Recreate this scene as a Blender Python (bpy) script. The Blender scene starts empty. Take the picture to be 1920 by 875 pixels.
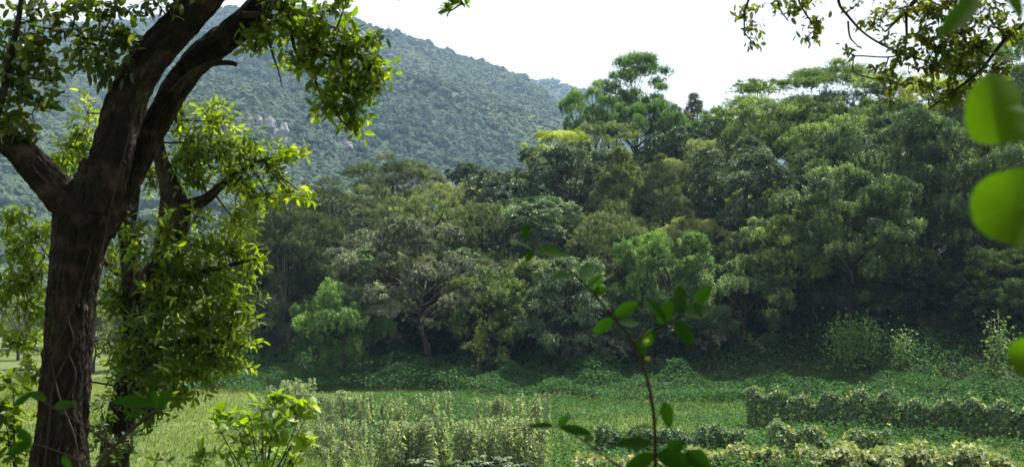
import bpy, math
import numpy as np
from mathutils import Vector

SC = bpy.context.scene
COL = SC.collection
PI = math.pi

# ------------------------------------------------------------------ camera
CAM_Z = 5.0
FPX = 2059.0                      # focal length in photograph pixels (1920 wide)
PITCH = math.atan((600 - 437.5) / FPX)
cam_d = bpy.data.cameras.new("camera")
cam = bpy.data.objects.new("camera", cam_d)
COL.objects.link(cam)
cam.location = (0, 0, CAM_Z)
cam.rotation_euler = (PI / 2 + PITCH, 0, 0)
cam_d.sensor_width = 36.0
cam_d.lens = 36.0 * FPX / 1920.0
cam_d.clip_start = 0.05
cam_d.clip_end = 12000
cam_d.dof.use_dof = True
cam_d.dof.focus_distance = 45.0
cam_d.dof.aperture_fstop = 4.8
SC.camera = cam

# ------------------------------------------------------------------ sky, sun, exposure
SUN_AZ, SUN_EL = math.radians(52), math.radians(63)
world = bpy.data.worlds.new("World")
SC.world = world
world.use_nodes = True
wn, wl = world.node_tree.nodes, world.node_tree.links
wn.clear()
w_out = wn.new("ShaderNodeOutputWorld")
w_bg = wn.new("ShaderNodeBackground")
w_sky = wn.new("ShaderNodeTexSky")
w_sky.sky_type = 'NISHITA'
w_sky.sun_disc = False
w_sky.sun_elevation = SUN_EL
w_sky.sun_rotation = SUN_AZ
w_sky.air_density = 1.2
w_sky.dust_density = 2.5
w_tc = wn.new("ShaderNodeTexCoord")
w_no = wn.new("ShaderNodeTexNoise")
w_no.inputs["Scale"].default_value = 1.6
w_no.inputs["Detail"].default_value = 5
w_rp = wn.new("ShaderNodeMapRange")
w_rp.inputs[1].default_value = 0.30
w_rp.inputs[2].default_value = 0.62
w_rp.inputs[3].default_value = 0.72
w_rp.inputs[4].default_value = 1.0
w_mx = wn.new("ShaderNodeMix")
w_mx.data_type = 'RGBA'
w_mx.inputs[7].default_value = (4.7, 4.85, 5.1, 1)     # bright thin cloud
wl.new(w_tc.outputs["Generated"], w_no.inputs["Vector"])
wl.new(w_no.outputs["Fac"], w_rp.inputs[0])
wl.new(w_rp.outputs[0], w_mx.inputs[0])
wl.new(w_sky.outputs[0], w_mx.inputs[6])
wl.new(w_mx.outputs[2], w_bg.inputs["Color"])
w_bg.inputs["Strength"].default_value = 0.1
wl.new(w_bg.outputs[0], w_out.inputs["Surface"])

sun_d = bpy.data.lights.new("sun", 'SUN')
sun_d.energy = 5.0
sun_d.angle = math.radians(1.5)
sun_d.color = (1.0, 0.965, 0.91)
sun = bpy.data.objects.new("sun", sun_d)
COL.objects.link(sun)
S = Vector((math.sin(SUN_AZ) * math.cos(SUN_EL), math.cos(SUN_AZ) * math.cos(SUN_EL), math.sin(SUN_EL)))
sun.rotation_euler = (-S).to_track_quat('-Z', 'Y').to_euler()
sun.location = S * 300

SC.view_settings.view_transform = 'Standard'
SC.view_settings.look = 'None'
SC.view_settings.exposure = 1.42
SC.view_settings.gamma = 1.0
SC.render.engine = 'CYCLES'
cy = SC.cycles
cy.use_denoising = True
cy.max_bounces = 7
cy.diffuse_bounces = 3
cy.transmission_bounces = 4
cy.glossy_bounces = 2
cy.volume_bounces = 0
cy.use_adaptive_sampling = True
cy.adaptive_threshold = 0.008

# ------------------------------------------------------------------ helpers
CP, SP = math.cos(PITCH), math.sin(PITCH)


def P(px, py, Y):
    """World point seen at photograph pixel (px, py) at depth Y along +y."""
    a = (px - 960.0) / FPX
    b = (437.5 - py) / FPX
    t = Y / (CP - b * SP)
    return np.array([a * t, Y, CAM_Z + t * (SP + b * CP)])


def lerp(xs, ys, x):
    return np.interp(x, xs, ys)


def sstep(a, b, x):
    t = np.clip((x - a) / (b - a), 0, 1)
    return t * t * (3 - 2 * t)


def unit(v):
    return v / np.maximum(np.linalg.norm(v, axis=-1, keepdims=True), 1e-9)


def fnoise(x, y, seed=0, octaves=4, base=1.0):
    """Cheap value noise, vectorised; returns about -1..1."""
    out = np.zeros_like(np.asarray(x, float))
    amp, tot = 1.0, 0.0
    for o in range(octaves):
        f = base * 2 ** o
        xi, yi = np.floor(x * f), np.floor(y * f)
        fx, fy = x * f - xi, y * f - yi
        fx, fy = fx * fx * (3 - 2 * fx), fy * fy * (3 - 2 * fy)

        def h(i, j):
            s = np.sin(i * 127.1 + j * 311.7 + (seed + o) * 74.7) * 43758.5453
            return s - np.floor(s)
        v = (h(xi, yi) * (1 - fx) + h(xi + 1, yi) * fx) * (1 - fy) + (h(xi, yi + 1) * (1 - fx) + h(xi + 1, yi + 1) * fx) * fy
        out += amp * (2 * v - 1)
        tot += amp
        amp *= 0.5
    return out / tot


EDGE_X = [-60, -40, -24, -6, 6, 16, 32, 60]
EDGE_Y = [125, 104, 87, 86, 77, 75, 69, 62]


def edge_y(x):
    return lerp(EDGE_X, EDGE_Y, x)


def H(x, y):
    """Ground height: camera bank, flat field, wooded hill rising behind, far valley."""
    x = np.asarray(x, float)
    y = np.asarray(y, float)
    z = 3.4 * (1 - sstep(3, 27, y))
    s = y - edge_y(x)
    slope = lerp([-45, -30, -22, -6, 8, 20, 35, 60], [0.0, 0.10, 0.17, 0.27, 0.40, 0.50, 0.60, 0.64], x)
    hm = np.maximum(31 * slope / 0.6, 0.01)
    z = z + hm * (1 - np.exp(-slope * np.maximum(s, 0) / hm))
    z = z + .9 * sstep(-9, 3, s) * sstep(-34, -20, x) * (1 + .7 * sstep(-2, -12, x))
    z = z + 0.10 * fnoise(x, y, 3, 3, 0.12) * sstep(0, 6, np.abs(y) + 2)
    z = z + 0.05 * np.maximum(y - 170, 0) * sstep(-10, -60, x)
    return z


def make_mesh(name, V, F, tint=None, mats=(), midx=None, smooth=False):
    V = np.asarray(V, np.float32)
    F = np.asarray(F, np.int32)
    me = bpy.data.meshes.new(name)
    n = F.shape[1]
    me.vertices.add(len(V))
    me.vertices.foreach_set("co", V.ravel())
    me.loops.add(F.size)
    me.loops.foreach_set("vertex_index", F.ravel())
    me.polygons.add(len(F))
    me.polygons.foreach_set("loop_start", np.arange(0, F.size, n, dtype=np.int32))
    me.polygons.foreach_set("loop_total", np.full(len(F), n, np.int32))
    for m in mats:
        me.materials.append(m)
    if midx is not None:
        me.polygons.foreach_set("material_index", np.asarray(midx, np.int32))
    if smooth is not False:
        me.polygons.foreach_set("use_smooth", np.full(len(F), True) if smooth is True else np.asarray(smooth, bool))
    me.update(calc_edges=True)
    if tint is not None:
        at = me.attributes.new("tint", 'FLOAT', 'FACE')
        at.data.foreach_set("value", np.asarray(tint, np.float32))
    me.validate()
    return me


class Geo:
    """Collects triangles; build() links them as ONE mesh object."""

    def __init__(self):
        self.V, self.F, self.T, self.M, self.S, self.n = [], [], [], [], [], 0

    def add(self, V, F, tint=0.5, m=0, smooth=False):
        V = np.asarray(V, float)
        F = np.asarray(F, int)
        if not len(F):
            return self
        self.V.append(V)
        self.F.append(F + self.n)
        self.T.append(np.broadcast_to(tint, (len(F),)))
        self.M.append(np.full(len(F), m))
        self.S.append(np.full(len(F), smooth))
        self.n += len(V)
        return self

    def build(self, name, mats, parent=None, origin=None):
        V = np.concatenate(self.V)
        if origin is not None:
            V = V - np.asarray(origin)
        mats = mats if isinstance(mats, (list, tuple)) else [mats]
        me = make_mesh(name, V, np.concatenate(self.F), np.concatenate(self.T), mats, np.concatenate(self.M), np.concatenate(self.S))
        o = bpy.data.objects.new(name, me)
        COL.objects.link(o)
        if parent is not None:
            o.parent = parent
        elif origin is not None:
            o.location = tuple(origin)
        return o


def tag(o, label=None, cat=None, group=None, kind=None):
    if label:
        o["label"] = label
    if cat:
        o["category"] = cat
    if group:
        o["group"] = group
    if kind:
        o["kind"] = kind
    return o


def thing(name, loc, label, cat, group=None):
    o = bpy.data.objects.new(name, None)
    o.empty_display_size = 0.3
    COL.objects.link(o)
    o.location = tuple(float(v) for v in loc)
    return tag(o, label, cat, group)


def copy_thing(src, loc, rz=0.0, sc=(1, 1, 1), label=None, group=None):
    r = src.copy()
    COL.objects.link(r)
    r.location = tuple(float(v) for v in loc)
    r.rotation_euler = (0, 0, rz)
    r.scale = sc
    if label:
        r["label"] = label
    if group:
        r["group"] = group
    for ch in list(src.children):
        c = ch.copy()
        COL.objects.link(c)
        c.parent = r
        for g in list(ch.children):
            d = g.copy()
            COL.objects.link(d)
            d.parent = c
    return r


def catmull(pts, sub):
    pts = np.asarray(pts, float)
    if len(pts) < 3 or sub < 2:
        n = (len(pts) - 1) * max(sub, 1) + 1
        t = np.linspace(0, len(pts) - 1, n)
        return np.stack([np.interp(t, np.arange(len(pts)), pts[:, k]) for k in range(pts.shape[1])], 1)
    p = np.vstack([2 * pts[0] - pts[1], pts, 2 * pts[-1] - pts[-2]])
    out = []
    for i in range(len(pts) - 1):
        p0, p1, p2, p3 = p[i:i + 4]
        for u in np.arange(sub) / sub:
            out.append(0.5 * (2 * p1 + (p2 - p0) * u + (2 * p0 - 5 * p1 + 4 * p2 - p3) * u * u + (3 * p1 - p0 - 3 * p2 + p3) * u ** 3))
    out.append(pts[-1])
    return np.array(out)


def tube(pts, rad, sides=8, sub=4, rough=0.0, seed=0, ridge=0.0):
    """Tapered, slightly lumpy tube; returns V, F."""
    q = catmull(np.column_stack([np.asarray(pts, float), np.asarray(rad, float)]), sub)
    c, r = q[:, :3], np.maximum(q[:, 3], 1e-4)
    T = unit(np.gradient(c, axis=0))
    n = len(c)
    ref = np.array([0, 0, 1.0]) if abs(T[0, 2]) < 0.9 else np.array([1.0, 0, 0])
    N = np.zeros_like(c)
    N[0] = unit(np.cross(T[0], ref))
    for i in range(1, n):
        v = N[i - 1] - T[i] * np.dot(N[i - 1], T[i])
        N[i] = v / max(np.linalg.norm(v), 1e-9)
    B = np.cross(T, N)
    a = np.linspace(0, 2 * PI, sides, endpoint=False)
    R = np.repeat(r[:, None], sides, 1)
    if rough:
        L = np.concatenate([[0], np.cumsum(np.linalg.norm(np.diff(c, axis=0), axis=1))])
        A, LL = np.meshgrid(a, L)
        rs = np.random.default_rng(seed)
        d = np.zeros_like(R)
        for k in range(9):
            d += np.sin(A * rs.integers(1, 7) + LL * rs.uniform(-3, 3) / max(r.max() * 2.5, .02) + rs.uniform(0, 6.28)) * rs.uniform(.3, 1) / 3
        R = R * (1 + rough * d)
    if ridge:
        L = np.concatenate([[0], np.cumsum(np.linalg.norm(np.diff(c, axis=0), axis=1))])
        A, LL = np.meshgrid(a, L)
        q1 = fnoise(np.cos(A) * 5 + LL * 1.3, np.sin(A) * 5 + LL * 1.7, seed, 4, 1.0)
        q2 = fnoise(np.cos(A) * 11 + LL * 5.0, np.sin(A) * 11 - LL * 4.0, seed + 9, 3, 1.0)
        R = R * (1 + ridge * (.5 - 2.2 * np.abs(q1)) + ridge * .55 * (.4 - 1.8 * np.abs(q2)))
    V = c[:, None, :] + R[:, :, None] * (np.cos(a)[None, :, None] * N[:, None, :] + np.sin(a)[None, :, None] * B[:, None, :])
    V = V.reshape(-1, 3)
    i = np.arange(n - 1)[:, None] * sides
    j = np.arange(sides)[None, :]
    k = (j + 1) % sides
    F = np.concatenate([np.stack([i + j, i + k, i + sides + k], -1).reshape(-1, 3), np.stack([i + j, i + sides + k, i + sides + j], -1).reshape(-1, 3)])
    V = np.vstack([V, c[0], c[-1]])
    m = len(V)
    jj = np.arange(sides)
    kk = (jj + 1) % sides
    F = np.vstack([F, np.stack([np.full(sides, m - 2), kk, jj], -1), np.stack([np.full(sides, m - 1), (n - 1) * sides + jj, (n - 1) * sides + kk], -1)])
    return V, F


def leaves(pos, d, nrm, L, W, fine=False, curl=0.15, fold=0.25, prof=None):
    """Vectorised leaf blades. Returns V, F, faces per leaf."""
    n = len(pos)
    L = np.broadcast_to(np.asarray(L, float), (n,))[:, None]
    W = np.broadcast_to(np.asarray(W, float), (n,))[:, None]
    d = unit(d)
    s = unit(np.cross(d, nrm))
    u = np.cross(s, d)
    if not fine:
        V = np.stack([pos, pos + d * L * .42 + s * W * .5 + u * W * fold, pos + d * L - u * L * curl, pos + d * L * .42 - s * W * .5 + u * W * fold], 1)
        f = np.array([[0, 1, 2], [0, 2, 3]])
    else:
        ts = np.array([0, .2, .5, .78, 1.0])
        ws = np.array(prof if prof is not None else [0, .72, 1.0, .66, 0])
        mids = [pos + d * L * t - u * L * curl * t * t for t in ts]
        lf = [mids[i] + s * W * .5 * ws[i] + u * W * fold * .5 * ws[i] for i in (1, 2, 3)]
        rt = [mids[i] - s * W * .5 * ws[i] + u * W * fold * .5 * ws[i] for i in (1, 2, 3)]
        V = np.stack(mids + lf + rt, 1)
        f = np.array([[0, 5, 1], [1, 5, 6], [1, 6, 2], [2, 6, 7], [2, 7, 3], [3, 7, 4],
                      [0, 1, 8], [1, 9, 8], [1, 2, 9], [2, 10, 9], [2, 3, 10], [3, 4, 10]])
    nv = V.shape[1]
    F = (np.arange(n)[:, None, None] * nv + f[None]).reshape(-1, 3)
    return V.reshape(-1, 3), F, len(f)


# ------------------------------------------------------------------ materials
def new_mat(name):
    m = bpy.data.materials.new(name)
    m.use_nodes = True
    nt = m.node_tree
    nt.nodes.clear()
    out = nt.nodes.new("ShaderNodeOutputMaterial")
    return m, nt, out


def ramp(nt, stops):
    r = nt.nodes.new("ShaderNodeValToRGB")
    e = r.color_ramp.elements
    while len(e) < len(stops):
        e.new(0.5)
    for el, (p, c) in zip(e, stops):
        el.position = p
        el.color = (*c, 1)
    return r


def leaf_mat(name, c0, c1, c2, c3, trans=0.35, rough=0.5, spec=0.35, tcol=(1.0, 1.15, 0.45), vary=0.12):
    m, nt, out = new_mat(name)
    N, K = nt.nodes, nt.links
    at = N.new("ShaderNodeAttribute")
    at.attribute_name = "tint"
    oi = N.new("ShaderNodeObjectInfo")
    ad = N.new("ShaderNodeMath")
    ad.operation = 'MULTIPLY_ADD'
    ad.inputs[1].default_value = vary * 2
    ad.inputs[2].default_value = -vary
    K.new(oi.outputs["Random"], ad.inputs[0])
    a2 = N.new("ShaderNodeMath")
    a2.operation = 'ADD'
    K.new(at.outputs["Fac"], a2.inputs[0])
    K.new(ad.outputs[0], a2.inputs[1])
    r = ramp(nt, [(0.0, c0), (0.5, c1), (0.8, c2), (1.0, c3)])
    K.new(a2.outputs[0], r.inputs[0])
    bs = N.new("ShaderNodeBsdfPrincipled")
    bs.inputs["Roughness"].default_value = rough
    bs.inputs["Specular IOR Level"].default_value = spec
    K.new(r.outputs[0], bs.inputs["Base Color"])
    tr = N.new("ShaderNodeBsdfTranslucent")
    mc = N.new("ShaderNodeMix")
    mc.data_type = 'RGBA'
    mc.blend_type = 'MULTIPLY'
    mc.inputs[0].default_value = 1.0
    mc.inputs[7].default_value = (tcol[0] * 1.6, tcol[1] * 1.6, tcol[2] * 1.6, 1)
    K.new(r.outputs[0], mc.inputs[6])
    K.new(mc.outputs[2], tr.inputs["Color"])
    mx = N.new("ShaderNodeMixShader")
    mx.inputs[0].default_value = trans
    K.new(bs.outputs[0], mx.inputs[1])
    K.new(tr.outputs[0], mx.inputs[2])
    K.new(mx.outputs[0], out.inputs["Surface"])
    return m


def bark_mat(name, c0, c1, c2, scale=6.0, bump=0.6, stretch=0.25, moss=False):
    m, nt, out = new_mat(name)
    N, K = nt.nodes, nt.links
    tc = N.new("ShaderNodeTexCoord")
    mp = N.new("ShaderNodeMapping")
    mp.inputs["Scale"].default_value = (1, 1, stretch)
    K.new(tc.outputs["Object"], mp.inputs[0])
    n1 = N.new("ShaderNodeTexNoise")
    n1.inputs["Scale"].default_value = scale
    n1.inputs["Detail"].default_value = 8
    n1.inputs["Roughness"].default_value = 0.7
    n2 = N.new("ShaderNodeTexNoise")
    n2.inputs["Scale"].default_value = scale * 0.35
    n2.inputs["Detail"].default_value = 4
    K.new(mp.outputs[0], n1.inputs[0])
    K.new(tc.outputs["Object"], n2.inputs[0])
    r = ramp(nt, [(0.3, c0), (0.52, c1), (0.72, c2)])
    mxv = N.new("ShaderNodeMath")
    mxv.operation = 'MULTIPLY_ADD'
    mxv.inputs[1].default_value = 0.6
    K.new(n2.outputs["Fac"], mxv.inputs[0])
    hv = N.new("ShaderNodeMath")
    hv.operation = 'MULTIPLY'
    hv.inputs[1].default_value = 0.4
    K.new(n1.outputs["Fac"], hv.inputs[0])
    K.new(hv.outputs[0], mxv.inputs[2])
    K.new(mxv.outputs[0], r.inputs[0])
    bs = N.new("ShaderNodeBsdfPrincipled")
    bs.inputs["Roughness"].default_value = 0.9
    bs.inputs["Specular IOR Level"].default_value = 0.15
    K.new(r.outputs[0], bs.inputs["Base Color"])
    if moss:
        n3 = N.new("ShaderNodeTexNoise")
        n3.inputs["Scale"].default_value = 2.6
        n3.inputs["Detail"].default_value = 9
        n3.inputs["Roughness"].default_value = 0.75
        K.new(tc.outputs["Object"], n3.inputs[0])
        rm = ramp(nt, [(.54, (0, 0, 0)), (.66, (1, 1, 1))])
        K.new(n3.outputs["Fac"], rm.inputs[0])
        mm = N.new("ShaderNodeMix")
        mm.data_type = 'RGBA'
        mm.inputs[7].default_value = (.040, .045, .014, 1)
        K.new(rm.outputs[0], mm.inputs[0])
        K.new(r.outputs[0], mm.inputs[6])
        K.new(mm.outputs[2], bs.inputs["Base Color"])
    vo = N.new("ShaderNodeTexVoronoi")
    vo.feature = 'DISTANCE_TO_EDGE'
    vo.inputs["Scale"].default_value = scale * 2.2
    K.new(mp.outputs[0], vo.inputs["Vector"])
    sm = N.new("ShaderNodeMath")
    sm.operation = 'ADD'
    K.new(vo.outputs["Distance"], sm.inputs[0])
    K.new(n1.outputs["Fac"], sm.inputs[1])
    bp = N.new("ShaderNodeBump")
    bp.inputs["Strength"].default_value = bump
    bp.inputs["Distance"].default_value = 0.03
    K.new(sm.outputs[0], bp.inputs["Height"])
    K.new(bp.outputs[0], bs.inputs["Normal"])
    K.new(bs.outputs[0], out.inputs["Surface"])
    return m


def noise_mat(name, stops, scale=2.0, detail=6, rough=0.95, bump=0.0, coord="Object", dist=0.1):
    m, nt, out = new_mat(name)
    N, K = nt.nodes, nt.links
    tc = N.new("ShaderNodeTexCoord")
    n1 = N.new("ShaderNodeTexNoise")
    n1.inputs["Scale"].default_value = scale
    n1.inputs["Detail"].default_value = detail
    n1.inputs["Roughness"].default_value = 0.65
    K.new(tc.outputs[coord], n1.inputs[0])
    r = ramp(nt, stops)
    K.new(n1.outputs["Fac"], r.inputs[0])
    bs = N.new("ShaderNodeBsdfPrincipled")
    bs.inputs["Roughness"].default_value = rough
    bs.inputs["Specular IOR Level"].default_value = 0.1
    K.new(r.outputs[0], bs.inputs["Base Color"])
    if bump:
        bp = N.new("ShaderNodeBump")
        bp.inputs["Strength"].default_value = bump
        bp.inputs["Distance"].default_value = dist
        K.new(n1.outputs["Fac"], bp.inputs["Height"])
        K.new(bp.outputs[0], bs.inputs["Normal"])
    K.new(bs.outputs[0], out.inputs["Surface"])
    return m


LM = {
    'rosette': leaf_mat("leaf_grey_green", (.028, .054, .024), (.120, .178, .085), (.21, .28, .14), (.31, .38, .2), .16, .45, .32),
    'rosdark': leaf_mat("leaf_dark_glossy", (.014, .030, .014), (.064, .102, .052), (.125, .170, .090), (.23, .28, .16), .14, .45, .28),
    'fine': leaf_mat("leaf_fine_green", (.018, .040, .010), (.105, .158, .042), (.19, .25, .066), (.30, .37, .09), .22, .55, .22),
    'finedark': leaf_mat("leaf_fine_dark", (.011, .025, .009), (.062, .104, .038), (.125, .18, .066), (.27, .36, .11), .18, .5, .22),
    'olive': leaf_mat("leaf_olive", (.024, .036, .012), (.110, .148, .052), (.18, .225, .08), (.29, .32, .11), .2, .6, .2),
    'darkolive': leaf_mat("leaf_dark_olive", (.014, .022, .009), (.066, .090, .040), (.115, .145, .062), (.22, .25, .085), .16, .6, .2),
    'lime': leaf_mat("leaf_lime", (.06, .09, .014), (.18, .22, .034), (.30, .33, .055), (.42, .43, .08), .35, .55, .2),
    'bright': leaf_mat("leaf_bright_green", (.022, .055, .014), (.074, .140, .032), (.135, .215, .05), (.24, .34, .075), .3, .5, .25),
    'grey': leaf_mat("leaf_grey", (.024, .034, .020), (.112, .135, .082), (.185, .205, .13), (.30, .30, .17), .15, .6, .25),
    'pale': leaf_mat("leaf_pale_yellow", (.06, .08, .028), (.165, .195, .07), (.26, .28, .105), (.36, .36, .14), .25, .6, .2),
    'near': leaf_mat("leaf_near_tree", (.030, .056, .006), (.075, .120, .010), (.135, .185, .015), (.24, .28, .028), .58, .45, .25, (1.3, 1.3, .25)),
    'neardark': leaf_mat("leaf_near_dark", (.022, .042, .007), (.048, .078, .010), (.08, .115, .016), (.17, .2, .03), .48, .42, .3, (1.25, 1.25, .28)),
    'brownish': leaf_mat("leaf_brown_olive", (.030, .045, .010), (.060, .085, .015), (.10, .122, .02), (.20, .2, .03), .48, .5, .2, (1.25, 1.2, .3)),
    'sapling': leaf_mat("leaf_lime_sapling", (.07, .12, .01), (.13, .20, .018), (.21, .28, .025), (.32, .36, .04), .5, .45, .35, (1.2, 1.25, .25)),
    'twig': leaf_mat("leaf_twig_dark", (.010, .030, .005), (.017, .044, .007), (.026, .058, .008), (.06, .095, .012), .5, .6, .04, (1.0, 1.35, .25), .05),
    'bigleaf': leaf_mat("leaf_round_near", (.032, .066, .004), (.048, .094, .005), (.06, .11, .006), (.075, .125, .01), .5, .5, .12, (1.1, 1.25, .2), .05),
    'crop': leaf_mat("leaf_crop", (.06, .085, .055), (.18, .215, .145), (.28, .315, .21), (.46, .43, .21), .4, .65, .18),
    'bean': leaf_mat("leaf_bean", (.030, .064, .026), (.092, .150, .072), (.17, .23, .115), (.42, .37, .09), .3, .55, .22),
    'beanpale': leaf_mat("leaf_bean_pale", (.10, .13, .05), (.22, .25, .11), (.38, .38, .16), (.58, .50, .16), .3, .6, .25),
    'cover': leaf_mat("leaf_ground_cover", (.018, .048, .014), (.040, .098, .026), (.07, .145, .036), (.13, .21, .05), .3, .6, .15),
    'grass': leaf_mat("grass_blade", (.035, .070, .014), (.075, .125, .024), (.13, .175, .035), (.26, .25, .08), .35, .6, .2),
    'squash': leaf_mat("leaf_squash", (.03, .055, .025), (.07, .105, .05), (.13, .17, .095), (.22, .25, .16), .25, .5, .2),
    'shade': leaf_mat("leaf_painted_shade", (.008, .018, .007), (.024, .044, .017), (.045, .075, .028), (.09, .13, .045), .2, .6, .12),  # dark leaf colour standing in for the shade under the wood
    'canopy': leaf_mat("leaf_far_canopy", (.016, .032, .018), (.062, .090, .042), (.115, .132, .058), (.20, .19, .085), .1, .8, .1),
}
BARK = bark_mat("bark_dark", (.005, .004, .0033), (.018, .0135, .0098), (.095, .068, .046), 16.0, 1.0, .35, True)
BARK_G = bark_mat("bark_grey", (.035, .03, .026), (.10, .085, .07), (.20, .175, .15), 3.0, 0.5)
BARK_F = bark_mat("bark_forest", (.02, .016, .012), (.05, .04, .032), (.11, .09, .075), 3.0, 0.5)
TWIG = bark_mat("twig_bark", (.02, .014, .010), (.04, .028, .018), (.08, .055, .035), 20.0, 0.3)
VINE = bark_mat("vine_bark", (.012, .009, .007), (.03, .022, .017), (.07, .052, .04), 12.0, 0.3)

# ground: grass in the open, leaf litter and soil under the wood (vertex-painted cover type), damp patches by noise
gm, gnt, gout = new_mat("ground_soil_and_grass")
_N, _K = gnt.nodes, gnt.links
_at = _N.new("ShaderNodeAttribute")
_at.attribute_name = "wood"
_tc = _N.new("ShaderNodeTexCoord")
_n = _N.new("ShaderNodeTexNoise")
_n.inputs["Scale"].default_value = 0.8
_n.inputs["Detail"].default_value = 9
_n.inputs["Roughness"].default_value = 0.7
_K.new(_tc.outputs["Object"], _n.inputs[0])
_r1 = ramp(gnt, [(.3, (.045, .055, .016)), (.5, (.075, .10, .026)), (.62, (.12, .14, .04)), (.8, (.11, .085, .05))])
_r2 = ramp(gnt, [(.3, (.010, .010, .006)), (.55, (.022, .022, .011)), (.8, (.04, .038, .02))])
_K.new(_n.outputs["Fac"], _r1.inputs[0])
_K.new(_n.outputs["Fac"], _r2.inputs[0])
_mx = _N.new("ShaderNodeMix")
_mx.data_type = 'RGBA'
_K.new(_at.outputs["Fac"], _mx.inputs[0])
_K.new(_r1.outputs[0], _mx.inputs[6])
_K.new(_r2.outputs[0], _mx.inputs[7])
_bs = _N.new("ShaderNodeBsdfPrincipled")
_bs.inputs["Roughness"].default_value = 0.95
_bs.inputs["Specular IOR Level"].default_value = 0.1
_K.new(_mx.outputs[2], _bs.inputs["Base Color"])
_bp = _N.new("ShaderNodeBump")
_bp.inputs["Distance"].default_value = 0.15
_K.new(_n.outputs["Fac"], _bp.inputs["Height"])
_K.new(_bp.outputs[0], _bs.inputs["Normal"])
_K.new(_bs.outputs[0], gout.inputs["Surface"])

M_MOUNT = noise_mat("mountain_soil_and_scrub", [(.3, (.02, .03, .014)), (.55, (.04, .055, .025)), (.75, (.07, .08, .04))], 0.02, 8)
M_ROCK = noise_mat("rock_pale_grey", [(.3, (.08, .075, .07)), (.5, (.16, .155, .145)), (.7, (.26, .255, .24))], 0.12, 8, .9, .6, "Object", 1.5)
M_MUD = noise_mat("mud_wall", [(.3, (.04, .033, .03)), (.7, (.09, .078, .07))], 3.0, 6, .95, .4)

# ------------------------------------------------------------------ ground
gx = np.unique(np.concatenate([np.linspace(-1500, -120, 24), np.linspace(-120, -40, 30), np.linspace(-40, 60, 126), np.linspace(60, 160, 26), np.linspace(160, 1500, 22)]))
gy = np.unique(np.concatenate([np.linspace(-120, -6, 20), np.linspace(-6, 40, 60), np.linspace(40, 140, 110), np.linspace(140, 420, 40), np.linspace(420, 3000, 24)]))
GX, GY = np.meshgrid(gx, gy)
GZ = H(GX, GY)
nx, ny = len(gx), len(gy)
ii = (np.arange(ny - 1)[:, None] * nx + np.arange(nx - 1)[None]).reshape(-1)
GF = np.stack([ii, ii + 1, ii + nx + 1, ii + nx], 1)
GV = np.stack([GX, GY, GZ], -1).reshape(-1, 3)
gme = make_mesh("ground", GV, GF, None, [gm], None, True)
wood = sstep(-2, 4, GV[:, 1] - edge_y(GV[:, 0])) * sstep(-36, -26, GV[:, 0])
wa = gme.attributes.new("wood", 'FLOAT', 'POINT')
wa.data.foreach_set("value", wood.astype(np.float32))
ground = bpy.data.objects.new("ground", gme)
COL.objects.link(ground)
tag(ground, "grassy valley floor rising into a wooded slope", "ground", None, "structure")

# ------------------------------------------------------------------ mountain
RIDGE = ([-900, -500, -200, 0, 60, 150, 300, 450, 560, 620, 700, 800, 900, 960, 1000, 1040, 1065, 1100, 1200, 1400],
         [120, 80, 50, 38, 34, 36, 18, 4, -2, 10, 38, 74, 116, 140, 158, 188, 220, 290, 400, 520])
SPUR = ([-900, -300, 0, 150, 300, 420, 500, 560, 640, 750, 850, 950, 1050, 1400],
        [230, 190, 170, 150, 120, 130, 175, 225, 285, 330, 352, 385, 420, 560])
BACKR = ([700, 900, 970, 1030, 1085, 1200, 1400], [190, 148, 139, 148, 158, 200, 280])


def mount_z(px, d):
    dr = 1500 + 90 * np.sin(px * 0.006)
    zr = CAM_Z + (600 - lerp(*RIDGE, px)) / FPX * dr
    t = np.clip((d - 320) / (dr - 320), 0, None)
    x = (px - 960) / FPX * d
    main = np.where(t <= 1, zr * np.clip(t, 0, 1) ** 1.25, zr - (d - dr) * 0.5)
    rav = 1 - np.abs(fnoise(x * 1.0 + d * .35, d * .35, 11, 3, 1 / 240.0)) * 2
    main = main + (rav - .3) * 95 * np.clip(t, 0, 1) * np.clip(1.05 - t, 0, 1) * 2.0 * np.clip(zr / 250, 0.2, 1)
    ds = 880 + 60 * np.sin(px * .01)
    zs = CAM_Z + (600 - lerp(*SPUR, px)) / FPX * ds
    sp = zs - np.where(d < ds, (ds - d) * 0.42 * np.clip(zs / 190, .3, 1.1), (d - ds) * .30)
    sp = sp + 12 * fnoise(x, d, 5, 3, 1 / 90.0)
    k = 14.0
    m = np.maximum(main, sp)
    return m + np.log(np.exp((main - m) / k) + np.exp((sp - m) / k)) * k - k * .3 + 2.5 * fnoise(x, d, 9, 3, 1 / 25.0)


mpx = np.arange(-900, 1420, 7.0)
mdd = np.concatenate([np.arange(320, 1400, 10.0), np.arange(1400, 1640, 5.0), np.arange(1640, 2300, 40.0)])
MP, MD = np.meshgrid(mpx, mdd)
MZ = mount_z(MP, MD)
MX = (MP - 960) / FPX * MD
MZ = np.where(MD <= 330, -4, MZ)
nx, ny = len(mpx), len(mdd)
ii = (np.arange(ny - 1)[:, None] * nx + np.arange(nx - 1)[None]).reshape(-1)
me = make_mesh("mountain", np.stack([MX, MD, MZ], -1).reshape(-1, 3), np.stack([ii, ii + 1, ii + nx + 1, ii + nx], 1), None, [M_MOUNT], None, True)
mountain = bpy.data.objects.new("mountain", me)
COL.objects.link(mountain)
tag(mountain, "steep forested mountain fading blue above the valley", "mountain", None, "structure")

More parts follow.
